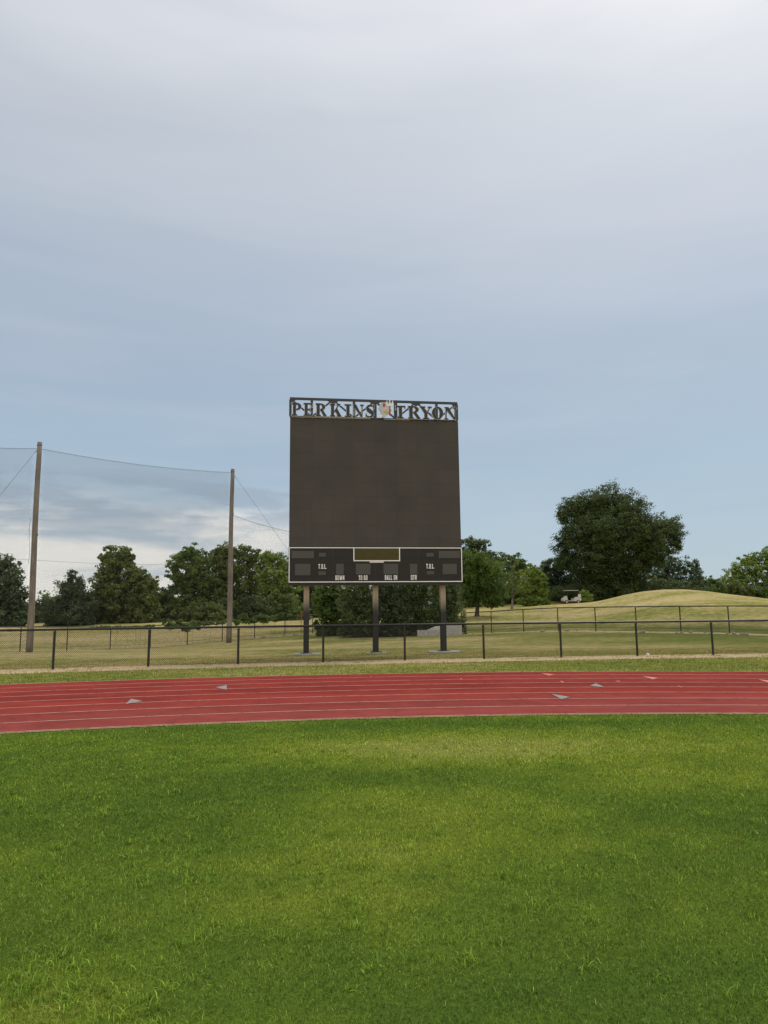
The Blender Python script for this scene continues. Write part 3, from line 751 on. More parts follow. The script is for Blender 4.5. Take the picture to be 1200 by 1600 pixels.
SANS = {
 'T': [rect(.32, 0, .68, .8), rect(0, .8, 1, 1)], 'L': [rect(0, .2, .38, 1), rect(0, 0, .95, .2)], '.': [rect(.15, 0, .6, .17)],
 'O': [rect(0, .12, .32, .88), rect(.68, .12, 1, .88), [(.1, 0), (.9, 0), (1, .12), (0, .12)], [(0, .88), (1, .88), (.9, 1), (.1, 1)]],
 'D': [rect(0, 0, .36, 1), rect(.64, .14, 1, .86), rect(.36, .82, .88, 1), rect(.36, 0, .88, .18)],
 'W': [[(.12, 0), (.36, 0), (.24, 1), (0, 1)], [(.2, 0), (.44, 0), (.58, .8), (.42, .8)], [(.56, 0), (.8, 0), (.58, .8), (.42, .8)], [(.64, 0), (.88, 0), (1, 1), (.76, 1)]],
 'N': [rect(0, 0, .32, 1), rect(.68, 0, 1, 1), [(.66, 0), (.9, 0), (.34, 1), (.1, 1)]],
 'G': [rect(0, .1, .36, .9), [(0, .9), (1, .9), (.9, 1), (.1, 1)], [(.1, 0), (.9, 0), (1, .1), (0, .1)], rect(.64, .1, 1, .46), rect(.5, .38, .64, .5), rect(.64, .66, 1, .9)],
 'B': [rect(0, 0, .36, 1), rect(.64, .08, 1, .46), rect(.64, .54, .98, .92), rect(.36, .83, .85, 1), rect(.36, 0, .85, .17), rect(.36, .43, .85, .57)],
 'A': [[(0, 0), (.34, 0), (.62, 1), (.36, 1)], [(.66, 0), (1, 0), (.64, 1), (.38, 1)], rect(.3, .2, .7, .36)],
 'Q': [rect(0, .12, .32, .88), rect(.68, .12, 1, .88), [(.1, 0), (.9, 0), (1, .12), (0, .12)], [(0, .88), (1, .88), (.9, 1), (.1, 1)], [(.5, .2), (.7, .28), (1.05, -.1), (.8, -.1)]],
 'R': [rect(0, 0, .36, 1), rect(.64, .5, 1, .92), rect(.36, .83, .88, 1), rect(.36, .40, .85, .56), [(.5, .4), (.76, .4), (1.04, 0), (.68, 0)]],
}
_st = [0]
def glyph(mb, polys, u0, v0, w, h, d0, d1, grow=0.0):
    for q in polys:
        P = [(u0 + x * w, v0 + y * h) for x, y in q]
        if grow:
            c = np.mean(P, 0); n = len(P); out = []
            area = sum(P[i][0] * P[(i + 1) % n][1] - P[(i + 1) % n][0] * P[i][1] for i in range(n))
            if area < 0: P = P[::-1]
            for i in range(n):                       # offset every edge outwards by grow
                a, b, c_ = np.array(P[i - 1]), np.array(P[i]), np.array(P[(i + 1) % n])
                e1 = (b - a) / (np.linalg.norm(b - a) + 1e-9); e2 = (c_ - b) / (np.linalg.norm(c_ - b) + 1e-9)
                n1 = np.array([e1[1], -e1[0]]); n2 = np.array([e2[1], -e2[0]]); m_ = n1 + n2; L_ = m_ @ m_
                m_ = m_ * (2 / max(L_, .8)) if L_ > 1e-6 else n1
                out.append(tuple(b + m_ * grow))
            P = out
        _st[0] = (_st[0] + 1) % 23
        mb.prism(P, d0, d1 + 0.0004 * _st[0], loc)
def caption(text, px0, px1, py0, py1):
    py0 -= .5; py1 += .3
    """white condensed capitals between two pixel columns"""
    a = bp(px0, py1); b = bp(px1, py0); W = b[0] - a[0]; H = b[1] - a[1]
    adv = [.34 if c == '.' else .55 if c == ' ' else 1.35 if c == 'W' else 1.0 for c in text]; tot = sum(adv); x = a[0]; mb = MB()
    for c, ad in zip(text, adv):
        cw = W * ad / tot
        if c != ' ': glyph(mb, SANS[c], x + cw * .10, a[1], cw * .76, H, .012, .026)
        x += cw
    return mb.build('caption', M['white'], low)
caption('T.O.L.', 497, 511, 882, 888.6); caption('DOWN', 523.6, 538.4, 899.6, 906); caption('TO GO', 560, 574.4, 899.6, 906)
caption('BALL ON', 601, 620.8, 899.2, 905.8); caption('QTR', 641.6, 651.4, 899, 905.6); caption('T.O.L.', 665.6, 679, 881.6, 888.2)
# maker's strip under the clock panel: a row of small unreadable letters
mb = MB(); a = bp(577.6, 879.2); b = bp(599.6, 877.0); n = 10; cw = (b[0] - a[0]) / n
for i in range(n): mb.box(a[0] + i * cw, -.030, a[1], a[0] + (i + .86) * cw, -.016, b[1])
mb.build('maker_strip', M['white'], low)

# ---- header truss
tw = -.06
def tp(px, py): return bp(px, py, tw)
uL = bp(453.8, 640)[0]; uR = bp(714.2, 640)[0]
vt0 = v_top + .02; vt1 = bp(584, 624)[1] 
vt1l = vt1
nodes = np.linspace(uL, uR, 9); ch = .10
mb = MB(); d0, d1 = .04, .12       # behind the letters
mb.box(uL - .03, d0 + .001, vt1 - ch, uR + .03, d1, vt1)
mb.box(uL - .03, d0 + .001, vt0, uR + .03, d1, vt0 + .07)
mb.build('truss_chord', M['steel_black'], sb)
mb = MB()
for i, u in enumerate(nodes):
    hw = .055 if i not in (4, 5) else .075
    if i in (0, 1, 3, 4, 5, 7, 8):
        mb = MB(); mb.box(u - hw, d0 + .004, vt0 + .07, u + hw, d1 - .004, vt1 - ch); mb.build('truss_upright', M['steel_black'], sb)
mb = MB(); lo_, hi_ = vt0 + .05, vt1 - ch * .6
for i in range(8):
    a, b = (hi_, lo_) if i % 2 == 0 else (lo_, hi_)
    for q in stroke([(nodes[i], a), (nodes[i + 1], b)], .065): mb.prism(q, -.114 + .001 * i, -.052, loc)
for i in (0, 2, 4, 6, 8):                                    # gussets where the braces meet the top chord
    s0 = .22 if i else 0.0; s1 = .22 if i < 8 else 0.0
    mb.prism([(nodes[i] - s0 - .03, vt1 - ch), (nodes[i] - .02, vt1 - ch - .13), (nodes[i] + .02, vt1 - ch - .13), (nodes[i] + s1 + .03, vt1 - ch)], -.11, -.0475, loc)
mb.build('truss_brace', M['steel_black'], sb)
mb = MB(); mb.box(uL + .05, -.05, v_top + .003, bp(578, 650)[0], .05, v_top + .018); mb.box(bp(600, 650)[0], -.05, v_top + .003, bp(640, 650)[0], .05, v_top + .018)
mb.build('flashing', M['grey'], sb)
# letters: black faces with white returns showing all round
LET = [('P', 455.8, 471.3), ('E', 474.2, 489), ('R', 493, 510.4), ('K', 515.4, 532.4), ('I', 537.6, 549.2), ('N', 550.4, 567.6), ('S', 570.4, 584.8),
       ('T', 617.4, 632.6), ('R', 637, 656.2), ('Y', 656.0, 673.0), ('O', 674.2, 691.4), ('N', 693.4, 712.6)]
vl0 = v_top + .06; vl1 = vl0 + .56
lp = {}
for nm in ('PERKINS', 'TRYON'):
    fa, tr = MB(), MB()
    for c, x0, x1 in (LET[:7] if nm == 'PERKINS' else LET[7:]):
        ua, ub = bp(x0, 640)[0], bp(x1, 640)[0]
        glyph(fa, SERIF[c], ua, vl0, ub - ua, vl1 - vl0, .05, .135)
        glyph(tr, SERIF[c], ua, vl0, ub - ua, vl1 - vl0, .02, .085, .017)
    o = fa.build('sign_lettering', M['face'], sb); tr.build('letter_trim', M['trim'], o)
# plain emblem between the two words: grey disc with coloured enamel patches and a three-pronged fork
ce = bp(603, 640)
def blob(n, rx, ry, cx, cy, seed, j=.12):
    rs = random.Random(seed); return [(cx + rx * math.cos(2 * math.pi * i / n) * (1 + rs.uniform(-j, j)), cy + ry * math.sin(2 * math.pi * i / n) * (1 + rs.uniform(-j, j))) for i in range(n)]
mb = MB(); mb.prism(blob(22, .25, .30, ce[0] - .06, ce[1] + .02, 1), .02, .12, loc); mb.prism([(ce[0] - .30, ce[1] - .30), (ce[0] - .10, ce[1] - .42), (ce[0] + .02, ce[1] - .26), (ce[0] - .18, ce[1] - .12)], .02, .115, loc)
em = mb.build('emblem', M['grey'], sb)
mb = MB(); mb.prism(blob(10, .05, .09, ce[0] - .10, ce[1] + .17, 2), .10, .128, loc); mb.prism(rect(ce[0] + .13, ce[1] - .30, ce[0] + .185, ce[1] + .16), .10, .130, loc); mb.build('red_patch', M['red'], em)
mb = MB()
for q in ringq(ce[0] + .04, ce[1] - .05, .19, .17, .10, .08, 200, 370, 10): mb.prism(q, .10, .126, loc)
mb.build('yellow_patch', M['gold'], em)
mb = MB()
for du, hh in ((.03, .40), (.155, .60), (.28, .42)): mb.prism([(ce[0] + du - .022, ce[1] + .16), (ce[0] + du + .022, ce[1] + .16), (ce[0] + du + .026, ce[1] + hh - .1), (ce[0] + du, ce[1] + hh), (ce[0] + du - .026, ce[1] + hh - .1)], .10, .1322, loc)
mb.prism(rect(ce[0] + .018, ce[1] + .13, ce[0] + .292, ce[1] + .19), .10, .1335, loc); mb.build('white_fork', M['white'], em)
mb = MB(); mb.prism(blob(9, .07, .06, ce[0] - .24, ce[1] - .33, 5), .10, .124, loc); mb.build('white_patch', M['white'], em)
# ---- posts (wide flange columns) and their concrete footings
for px, fr in ((478.6, .55), (586.6, .42), (692.0, .68)):
    u = bp(px, 960, -.55)[0]; gx = B0 - bn * .55 + bu * u; zg = hz(gx[0], gx[1]) - g0
    b, tf, dpt = .115, .022, .25; wc = -.55
    mb = MB(); mb.box(u - b, -(wc + dpt / 2), zg + .10, u + b, -(wc + dpt / 2 - tf), v_top - .1); mb.box(u - b, -(wc - dpt / 2 + tf), zg + .10, u + b, -(wc - dpt / 2), v_top - .1)
    mb.box(u - .012, -(wc + dpt / 2 - tf), zg + .10, u + .012, -(wc - dpt / 2 + tf), v_top - .1)
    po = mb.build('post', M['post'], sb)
    mb = MB(); mb.box(u - .24, -(wc + .24), zg + .085, u + .24, -(wc - .24), zg + .105); mb.build('base_plate', M['steel_black'], po)
    mb = MB()
    poly = [(u + fr * math.cos(t) * (1 + .08 * math.sin(3 * t + px)), .55 + fr * .62 * math.sin(t) * (1 + .06 * math.cos(2 * t + px))) for t in np.linspace(0, 2 * math.pi, 29)[:-1]]
    n = len(poly); mb.add([(x, y, zg - .1) for x, y in poly] + [(x, y, zg + .06) for x, y in poly] + [(u + (x - u) * .95, .55 + (y - .55) * .93, zg + .085) for x, y in poly],
        [tuple(range(2 * n, 3 * n))] + [(k * n + i, k * n + (i + 1) % n, (k + 1) * n + (i + 1) % n, (k + 1) * n + i) for k in (0, 1) for i in range(n)])
    mb.build('footing', M['concrete'], sb)
# brackets that clamp the cabinet to the columns
for px in (478.6, 586.6, 692.0):
    u = bp(px, 900, -.4)[0]
    for v in (v_bot + .25, v_mid + .3, (v_mid + v_top) / 2, v_top - .4): mb = MB(); mb.box(u - .2, .30, v - .04, u + .2, .44, v + .04); mb.build('bracket', M['steel_black'], sb)

# ------------------------------------------------------------------ wooden net poles, nets and cables
P2 = at(357.5, 1000, 60.6); P1 = at(45.5, 1018.5, 49.6)
P1 = np.array([P1[0], P1[1], 0]); P2 = np.array([P2[0], P2[1], 0])
P0 = P1 - (P2 - P1)
P3 = np.array([at(545, 1000, 74)[0], 74.0, 0])
def pole_top(px, py, Y): return at(px, py, Y)[2]
T1 = pole_top(62, 691, 49.6); T2 = pole_top(363, 733, 60.6)
x1t = at(62, 691, 49.6)[0]; x2t = at(363.5, 733, 60.6)[0]
poles = []
for nm, P, xt, zt, lab, guy in [('p1', P1, x1t, T1, 'tall weathered wooden net pole at the open end of the fence, near the frame edge', (-9.5, -2.0)),
                           ('p2', P2, x2t, T2, 'tall weathered wooden net pole between two groups of trees, beside the scoreboard', (9.5, 8.5))]:
    zg = hz(P[0], P[1]); rt = empty('net_pole', (P[0], P[1], zg)); tag(rt, lab, 'pole', 'wooden poles that carry the golf net')
    H = zt - zg; lx = xt - P[0]
    mb = MB(); n = 14; pts = [(lx * t + .02 * math.sin(7 * t), .015 * math.cos(5 * t), -.3 + (H + .3) * t) for t in np.linspace(0, 1, n)]
    mb.tube(pts, [.235 - .075 * t for t in np.linspace(0, 1, n)], 14); mb.build('shaft', M['pole'], rt, smooth=True)
    for t in ((.55, .985) if nm == 'p1' else (.735, .46, .985)): mb = MB(); c = np.array([lx * t, 0, H * t]); mb.tube([c - (0, 0, .05), c + (0, 0, .05)], .235 - .075 * t + .016, 14); mb.build('band', M['wire'], rt)
    mb = MB(); gx, gy = guy; e = np.array([gx, gy, hz(P[0] + gx, P[1] + gy) - zg]); a = np.array([lx, 0, H - .35])
    mb.tube([a, a + (e - a) * .03], .022, 6); mb.tube([a, e], .010, 6); mb.build('guy_wire', M['wire'], rt)
    if nm == 'p1':
        mb = MB(); s = [np.array([lx * .6 - .36 - .06 * math.sin(6 * t), 0, H * (.63 - .22 * t)]) for t in np.linspace(0, 1, 8)]; mb.tube(s, .012, 5); mb.build('loose_rope', M['twine'], rt)

def net(label, A, B, za, zb, ba, bb, sag, pitch=.075, tr=.0028):
    """hung net: top cable with sag, knotted diamond twine down to a bottom rope"""
    A = np.array(A, float); B = np.array(B, float); rt = empty('golf_net', (A[0], A[1], 0)); tag(rt, label, 'net')
    d = B - A; L = math.hypot(d[0], d[1]); u = d / L
    def P(s, q):                                             # s along 0..1, q 0 bottom .. 1 top
        top = za + (zb - za) * s - sag * 4 * s * (1 - s); bot = ba + (bb - ba) * s - .15 * sag * 4 * s * (1 - s)
        return np.array([d[0] * s, d[1] * s, bot + (top - bot) * q])
    ss = np.linspace(0, 1, 40)
    mb = MB(); mb.tube([P(s, 1) for s in ss], .010, 6)
    for s in np.linspace(0.01, .99, 70): p = P(s, 1); mb.tube([p + (0, 0, .03), p - (0, 0, .07)], .016, 5)    # hanging rings
    mb.build('top_cable', M['wire'], rt)
    mb = MB(); mb.tube([P(s, 0) for s in ss], .008, 5); mb.build('bottom_rope', M['twine'], rt)
    V, Fc = [], []; Hn = max(za - ba, zb - bb)
    for sg in (1, -1):
        for s0 in np.arange(-Hn, L, pitch):
            a = s0 if sg == 1 else s0 + Hn; pts = []
            for q in np.linspace(0, 1, 25):
                x = (a + sg * Hn * q) / L
                if -.001 <= x <= 1.001: pts.append(P(x, q))
            for p, r_ in zip(pts[:-1], pts[1:]):
                n = len(V); w = np.array([u[0] * tr, u[1] * tr, 0]); dp = np.array([-u[1], u[0], 0]) * tr
                V += [p - w, p + dp, p + w, r_ - w, r_ + dp, r_ + w]; Fc += [(n, n + 1, n + 4, n + 3), (n + 1, n + 2, n + 5, n + 4), (n + 2, n, n + 3, n + 5)]
    np_mesh('netting', np.array(V), np.array(Fc).ravel(), np.full(len(Fc), 4), M['twine'], rt)
    return rt
net('fine dark golf net hanging between the two tall wooden poles', (x1t, P1[1]), (x2t, P2[1]), T1 - .45, T2 - .30, 1.2, 1.4, .30)
d01 = P2 - P1
net('fine dark golf net leaving the frame beside the outermost wooden pole', (P1[0] - d01[0] * .9, P1[1] - d01[1] * .9), (x1t, P1[1]), T1 - .9, T1 - .45, .6, 1.2, .5)
net('lower golf net running from the wooden pole to behind the scoreboard', (x2t, P2[1]), (P3[0], P3[1]), pole_top(365, 804, 60.6), pole_top(365, 806, 60.6) - .4, 1.4, 1.6, .6, .09)

# ------------------------------------------------------------------ trees and shrubs
def lobes_px(L, Y, dy=0.0):
    """(px, py, rx, ry[, depth offset]) in photograph pixels at distance Y -> metres"""
    out = []
    for q in L:
        px, py, rx, ry = q[:4]; off = q[4] if len(q) > 4 else 0.0
        p = at(px, py, Y); s = Y / FPX
        out.append((p[0], Y + off, p[2], rx * s, rx * s * .85, ry * s))
    return out

DENSE = 1.7
def crown_mesh(lobes, root, nleaf, size, m, seed, kind='leaf', clump=0.75, inner=0.35, name='crown', aspect=.62):
    rs = np.random.default_rng(seed); o = np.array(root.location)
    area = np.array([l[3] * l[5] * (1.6 if i >= len(lobes) - 3 else 1.0) for i, l in enumerate(lobes)]); share = area / area.sum()
    Cs, Ns, Es = [], [], []
    for l, sh in zip(lobes, share):
        n = max(40, int(nleaf * DENSE * sh)); per = 34; nc = max(6, n // per)
        c = np.array(l[:3]); R = np.array(l[3:6])
        d = rs.normal(size=(nc, 3)); d /= np.linalg.norm(d, axis=1)[:, None]
        rad = np.where(rs.random(nc) < inner, rs.uniform(.15, .75, nc), np.where(rs.random(nc) < .12, rs.uniform(1.05, 1.24, nc), rs.uniform(.72, 1.06, nc)))
        # uneven outline: some directions bulge, some are hollow
        bul = 1 + .16 * np.sin(d[:, 0] * 4.1 + seed) * np.cos(d[:, 2] * 5.3 + seed * 1.7)
        cc = c + d * R * (rad * bul)[:, None]
        cr = clump * rs.uniform(.55, 1.25, nc) * min(1.0, R.min() * .55 + .15)
        idx = np.repeat(np.arange(nc), per)
        e = rs.normal(size=(len(idx), 3)); e /= np.linalg.norm(e, axis=1)[:, None]; e *= (rs.random(len(idx)) ** .5)[:, None]
        if kind == 'leaf': e[:, 2] *= .62
        P = cc[idx] + e * cr[idx][:, None]; Es.append(e)
        out = (P - c) / R; out /= np.linalg.norm(out, axis=1)[:, None] + 1e-6
        Cs.append(P); Ns.append(out)
    P = np.concatenate(Cs) - o; out = np.concatenate(Ns); n = len(P)
    sz = size * rs.uniform(.6, 1.35, n)
    if kind == 'leaf':
        nr = rs.normal(size=(n, 3)) * .50 + np.concatenate(Es) * .95 + out * .35 + np.array([0, 0, .35])
    else:
        nr = rs.normal(size=(n, 3)) * .8 + out * .3
    nr /= np.linalg.norm(nr, axis=1)[:, None]
    a = rs.normal(size=(n, 3)); 
    if kind == 'needle': a = out * 1.2 + np.array([0, 0, .55]) + rs.normal(size=(n, 3)) * .55
    a -= nr * (a * nr).sum(1)[:, None]; a /= np.linalg.norm(a, axis=1)[:, None] + 1e-9
    b = np.cross(nr, a); w = (sz * aspect)[:, None]; h = sz[:, None]
    V = np.empty((n, 4, 3)); V[:, 0] = P - a * h * .5; V[:, 1] = P + b * w * .5 + a * h * .06; V[:, 2] = P + a * h * .5 + nr * h * .08; V[:, 3] = P - b * w * .5 + a * h * .06
    return np_mesh(name, V.reshape(-1, 3), np.arange(4 * n), np.full(n, 4), m, root)

def trunk_mesh(lobes, root, r, m, seed, lean=0.0, multi=1, twig=False, name='trunk'):
    rs = np.random.default_rng(seed); o = np.array(root.location); mb = MB()
    top = max(l[2] + l[5] for l in lobes) - o[2]; cx = np.average([l[0] for l in lobes], weights=[l[3] * l[5] for l in lobes]) - o[0]
    fork = max(.18 * top, (min(l[2] - l[5] for l in lobes) - o[2]) * 1.15)
    for k in range(multi):
        bx = (k - (multi - 1) / 2) * r * 3.2; rk = r * (1 - .18 * k)
        pts = [(bx, 0, -.3), (bx * 1.05, 0, .25), (bx * 1.1 + cx * .15, 0, fork * .6), (bx * 1.25 + cx * .4, rs.uniform(-.2, .2), fork)]
        mb.tube(pts, [rk * 1.45, rk * 1.08, rk * .92, rk * .8], 10)
        f = np.array(pts[-1])
        for i, l in enumerate(lobes):
            if i % multi != k: continue
            e = np.array(l[:3]) - o; e2 = e + (0, 0, l[5] * .45)
            mid = f + (e - f) * .5 + np.array([rs.uniform(-.3, .3), rs.uniform(-.3, .3), .25 * abs(e[2] - f[2])])
            rb = rk * max(.22, min(.6, .55 * math.sqrt(l[3] * l[5]) / (top * .3 + .1)))
            mb.tube([f - (0, 0, .15), mid, e, e2], [rb, rb * .7, rb * .4, rb * .12], 7)
            for j in range(4 if not twig else 14):
                d = rs.normal(size=3); d[2] = abs(d[2]) * .8 + .1; d /= np.linalg.norm(d)
                s = mid + (e - mid) * rs.uniform(.1, 1); q = s + d * np.array(l[3:6]) * rs.uniform(.6, 1.0)
                mb.tube([s, (s + q) / 2 + rs.normal(size=3) * .12, q], [rb * .28, rb * .17, rb * .05], 5)
    return mb.build(name, m, root, smooth=True)

def plant(name, label, cat, px, Y, L, nleaf, size, m, seed, r=.2, bark='bark', group=None, kind='leaf', multi=1, clump=.75, inner=.42, twig=False, aspect=.62, crown='crown', stem='trunk', skirt=True):
    lb = lobes_px(L, Y); x = at(px, 950, Y)[0]
    if skirt:                                        # low branches and undergrowth that reach the ground
        xa, xb = min(l[0] - l[3] * .8 for l in lb), max(l[0] + l[3] * .8 for l in lb); zl = min(l[2] - l[5] * .4 for l in lb)
        for t in (.16, .5, .84):
            xx = xa + (xb - xa) * t; zg = hz(xx, Y); hh = max(.5, (zl - zg) / 2)
            lb.append((xx, Y, zg + hh * .9, (xb - xa) * .24, (xb - xa) * .18, hh * 1.15))
    rt = empty(name, (x, Y, hz(x, Y))); tag(rt, label, cat, group)
    crown_mesh(lb, rt, nleaf, size, M[m], seed, kind, clump, inner, crown, aspect)
    trunk_mesh(lb, rt, r, M[bark], seed + 100, 0, multi, twig, stem)
    return rt

M['leaf_dark'] = leaf_mat('dark_oak_leaves', (0.026, 0.050, 0.017), (0.104, 0.148, 0.038))
M['leaf_mid'] = leaf_mat('green_leaves', (0.047, 0.087, 0.022), (0.160, 0.235, 0.049))
M['leaf_olive'] = leaf_mat('olive_leaves', (0.055, 0.081, 0.022), (0.189, 0.235, 0.060))
M['leaf_light'] = leaf_mat('fresh_green_leaves', (0.091, 0.155, 0.026), (0.273, 0.358, 0.066))
M['leaf_blue'] = leaf_mat('blue_green_leaves', (0.033, 0.062, 0.033), (0.113, 0.166, 0.075))
M['needle'] = leaf_mat('cedar_sprays', (0.033, 0.058, 0.026), (0.151, 0.198, 0.064), .15)
M['needle_dark'] = leaf_mat('dark_cedar_sprays', (0.026, 0.046, 0.026), (0.098, 0.135, 0.060), .15)

TREES = 'trees along the golf course'
plant('broadleaf_tree', 'dark blue-green tree cut by the frame edge beside the outermost wooden pole', 'tree', -12, 90,
      [(-8, 900, 40, 32), (15, 925, 26, 30), (-30, 935, 50, 40), (6, 884, 20, 18), (25, 950, 18, 24), (-5, 960, 40, 20)], 15000, .34, 'leaf_blue', 1, .34, group=TREES)
plant('shrub', 'low rounded dark shrub showing between the outermost wooden pole and the pointed conifer', 'shrub', 72, 104, [(72, 955, 17, 20), (62, 962, 14, 16), (84, 958, 12, 18)], 3200, .32, 'leaf_dark', 2, .12, crown='foliage', stem='stem')
plant('conifer_tree', 'pointed dark conifer with drooping tiers near the outermost wooden pole', 'tree', 113, 92,
      [(114, 903, 8, 13), (103, 918, 13, 15), (124, 916, 12, 15), (113, 930, 22, 18), (98, 945, 24, 15), (128, 945, 22, 16), (112, 962, 40, 16)], 11000, .34, 'needle_dark', 3, .26, kind='needle', group=TREES, aspect=.34)
plant('broadleaf_tree', 'tall tree with a blocky upright crown stepping down on one side', 'tree', 192, 97,
      [(168, 868, 13, 15), (190, 868, 16, 16), (204, 876, 9, 14), (180, 888, 26, 22), (166, 908, 22, 20), (205, 905, 24, 22), (222, 900, 10, 12), (228, 925, 20, 24), (240, 920, 9, 18), (185, 935, 42, 28), (160, 940, 22, 24), (225, 950, 26, 22)], 21000, .34, 'leaf_olive', 4, .36, group=TREES)
plant('broadleaf_tree', 'broad tree with a loose crown, first of the clump behind the inner wooden pole', 'tree', 302, 104,
      [(300, 862, 15, 13), (284, 876, 18, 14), (272, 890, 11, 14), (315, 876, 18, 16), (300, 895, 30, 20), (283, 912, 20, 18), (318, 915, 26, 22), (298, 940, 34, 20)], 15000, .34, 'leaf_mid', 5, .3, group=TREES)
plant('broadleaf_tree', 'tall rounded tree directly behind the inner wooden pole', 'tree', 365, 107,
      [(353, 862, 16, 13), (338, 870, 14, 14), (380, 865, 18, 14), (396, 872, 12, 15), (360, 885, 30, 22), (392, 898, 20, 22), (345, 910, 26, 24), (375, 925, 34, 24), (350, 945, 28, 18)], 18000, .34, 'leaf_olive', 6, .32, group=TREES)
plant('broadleaf_tree', 'paler green tree of the clump, its crown touching the scoreboard edge', 'tree', 428, 106,
      [(425, 870, 16, 11), (440, 880, 14, 12), (412, 880, 12, 14), (430, 895, 24, 18), (448, 908, 18, 20), (412, 912, 18, 20), (436, 935, 28, 22)], 13000, .33, 'leaf_light', 7, .24, group=TREES, inner=.25)
plant('broadleaf_tree', 'dark tree under the scoreboard cabinet beyond its first post', 'tree', 478, 112, [(470, 905, 24, 24), (492, 920, 24, 24), (455, 938, 22, 20), (480, 945, 32, 22)], 9000, .34, 'leaf_dark', 8, .26, group=TREES)
for i, (px, Y, L, lab, mm) in enumerate([
      (256, 100, [(256, 935, 12, 18), (250, 952, 18, 16), (268, 955, 14, 14)], 'dark shrub in the gap between the blocky tree and the tree clump', 'leaf_dark'),
      (318, 98, [(300, 956, 24, 13), (328, 958, 22, 13), (314, 948, 18, 12)], 'low dull green shrub at the foot of the loose crowned tree', 'leaf_olive'),
      (392, 100, [(380, 956, 24, 14), (410, 954, 22, 15), (396, 945, 18, 14)], 'low dark shrub just beside the foot of the inner wooden pole', 'leaf_dark'),
      (36, 98, [(36, 958, 16, 16), (50, 964, 14, 12), (24, 966, 14, 10)], 'dark shrub at the foot of the blue-green tree, left of the outermost pole', 'leaf_dark'),
      (148, 100, [(140, 960, 16, 13), (156, 955, 15, 16), (166, 964, 14, 9)], 'low dark shrub squeezed between the pointed conifer and the blocky tree', 'leaf_dark'),
      (222, 100, [(210, 962, 18, 11), (232, 958, 15, 14), (244, 964, 12, 9)], 'low olive shrub under the stepped side of the blocky tree', 'leaf_olive'),
      (350, 101, [(338, 960, 18, 12), (360, 957, 16, 14), (350, 950, 14, 14)], 'low green shrub just before the inner wooden pole, under the rounded tree', 'leaf_mid'),
      (424, 103, [(415, 958, 16, 12), (432, 956, 14, 14)], 'low dark shrub below the middle of the paler green tree', 'leaf_dark'),
      (448, 101, [(440, 955, 22, 15), (466, 958, 20, 14), (452, 944, 14, 14)], 'low dark shrub under the paler green tree by the scoreboard', 'leaf_mid')]):
    plant('shrub', lab, 'shrub', px, Y, L, 4500, .3, mm, 20 + i, .1, group='shrubs under the trees', crown='foliage', stem='stem')

CED = 'cedars behind the scoreboard'
for i, (px, Y, L, lab, mm) in enumerate([
      (522, 64, [(524, 905, 20, 26), (516, 935, 24, 26), (528, 960, 26, 20), (506, 950, 14, 18)], 'yellowish green cedar, first of the row behind the scoreboard posts', 'leaf_mid'),
      (562, 60, [(560, 905, 22, 30), (556, 935, 28, 28), (566, 962, 30, 22)], 'bushy cedar just before the middle scoreboard post', 'needle'),
      (606, 59.5, [(608, 905, 22, 30), (604, 938, 27, 28), (612, 964, 28, 20)], 'dark cedar directly behind the middle scoreboard post', 'needle_dark'),
      (652, 60.5, [(652, 903, 24, 30), (648, 936, 28, 28), (656, 960, 30, 20)], 'dense cedar midway between the middle and last scoreboard posts', 'needle'),
      (696, 60, [(694, 905, 20, 26), (698, 932, 24, 24), (704, 956, 22, 22), (686, 962, 20, 16)], 'cedar behind the last scoreboard post, its side bulging past the board', 'needle')]):
    plant('cedar_tree', lab, 'tree', px, Y, L, 12000, .22, mm, 40 + i, .15, kind='needle' if mm != 'leaf_mid' else 'leaf', group=CED, clump=.5, aspect=.36 if mm != 'leaf_mid' else .6)

plant('broadleaf_tree', 'tall dark tree showing over the edge of the scoreboard, behind the trunked cedar', 'tree', 738, 116,
      [(742, 852, 22, 14), (728, 862, 20, 16), (755, 866, 16, 14), (740, 885, 32, 20), (765, 885, 16, 14), (735, 915, 34, 26)], 12000, .34, 'leaf_dark', 60, .32, group=TREES)
plant('cedar_tree', 'spreading cedar with a short bare trunk on the straw coloured slope', 'tree', 745, 80,
      [(742, 878, 26, 16), (765, 890, 24, 16), (728, 898, 22, 18), (752, 905, 36, 16), (738, 922, 28, 16), (768, 922, 26, 16), (758, 938, 26, 9), (728, 938, 16, 10), (775, 942, 12, 7)], 17000, .26, 'leaf_mid', 61, .24, kind='needle', group=TREES, clump=.6, aspect=.42, skirt=False)
plant('broadleaf_tree', 'narrow green tree top rising behind the thin grey tree', 'tree', 806, 118, [(785, 878, 16, 12), (803, 872, 8, 12), (812, 882, 12, 14), (798, 895, 22, 16), (822, 890, 10, 12), (802, 920, 26, 22)], 9000, .34, 'leaf_mid', 62, .24, group=TREES)
plant('dying_tree', 'thin half bare grey tree on the slope beside the trunked cedar', 'tree', 800, 95, [(803, 885, 9, 16), (795, 905, 14, 15), (810, 912, 13, 16), (800, 930, 12, 10)], 900, .2, 'leaf_olive', 63, .15, bark='greybark', group=TREES, twig=True, inner=.2, skirt=False)
plant('broadleaf_tree', 'small bright green tree beyond the thin grey tree', 'tree', 834, 110, [(832, 898, 14, 13), (845, 908, 11, 14), (824, 915, 14, 14), (838, 928, 18, 14)], 7000, .3, 'leaf_light', 64, .18, group=TREES)
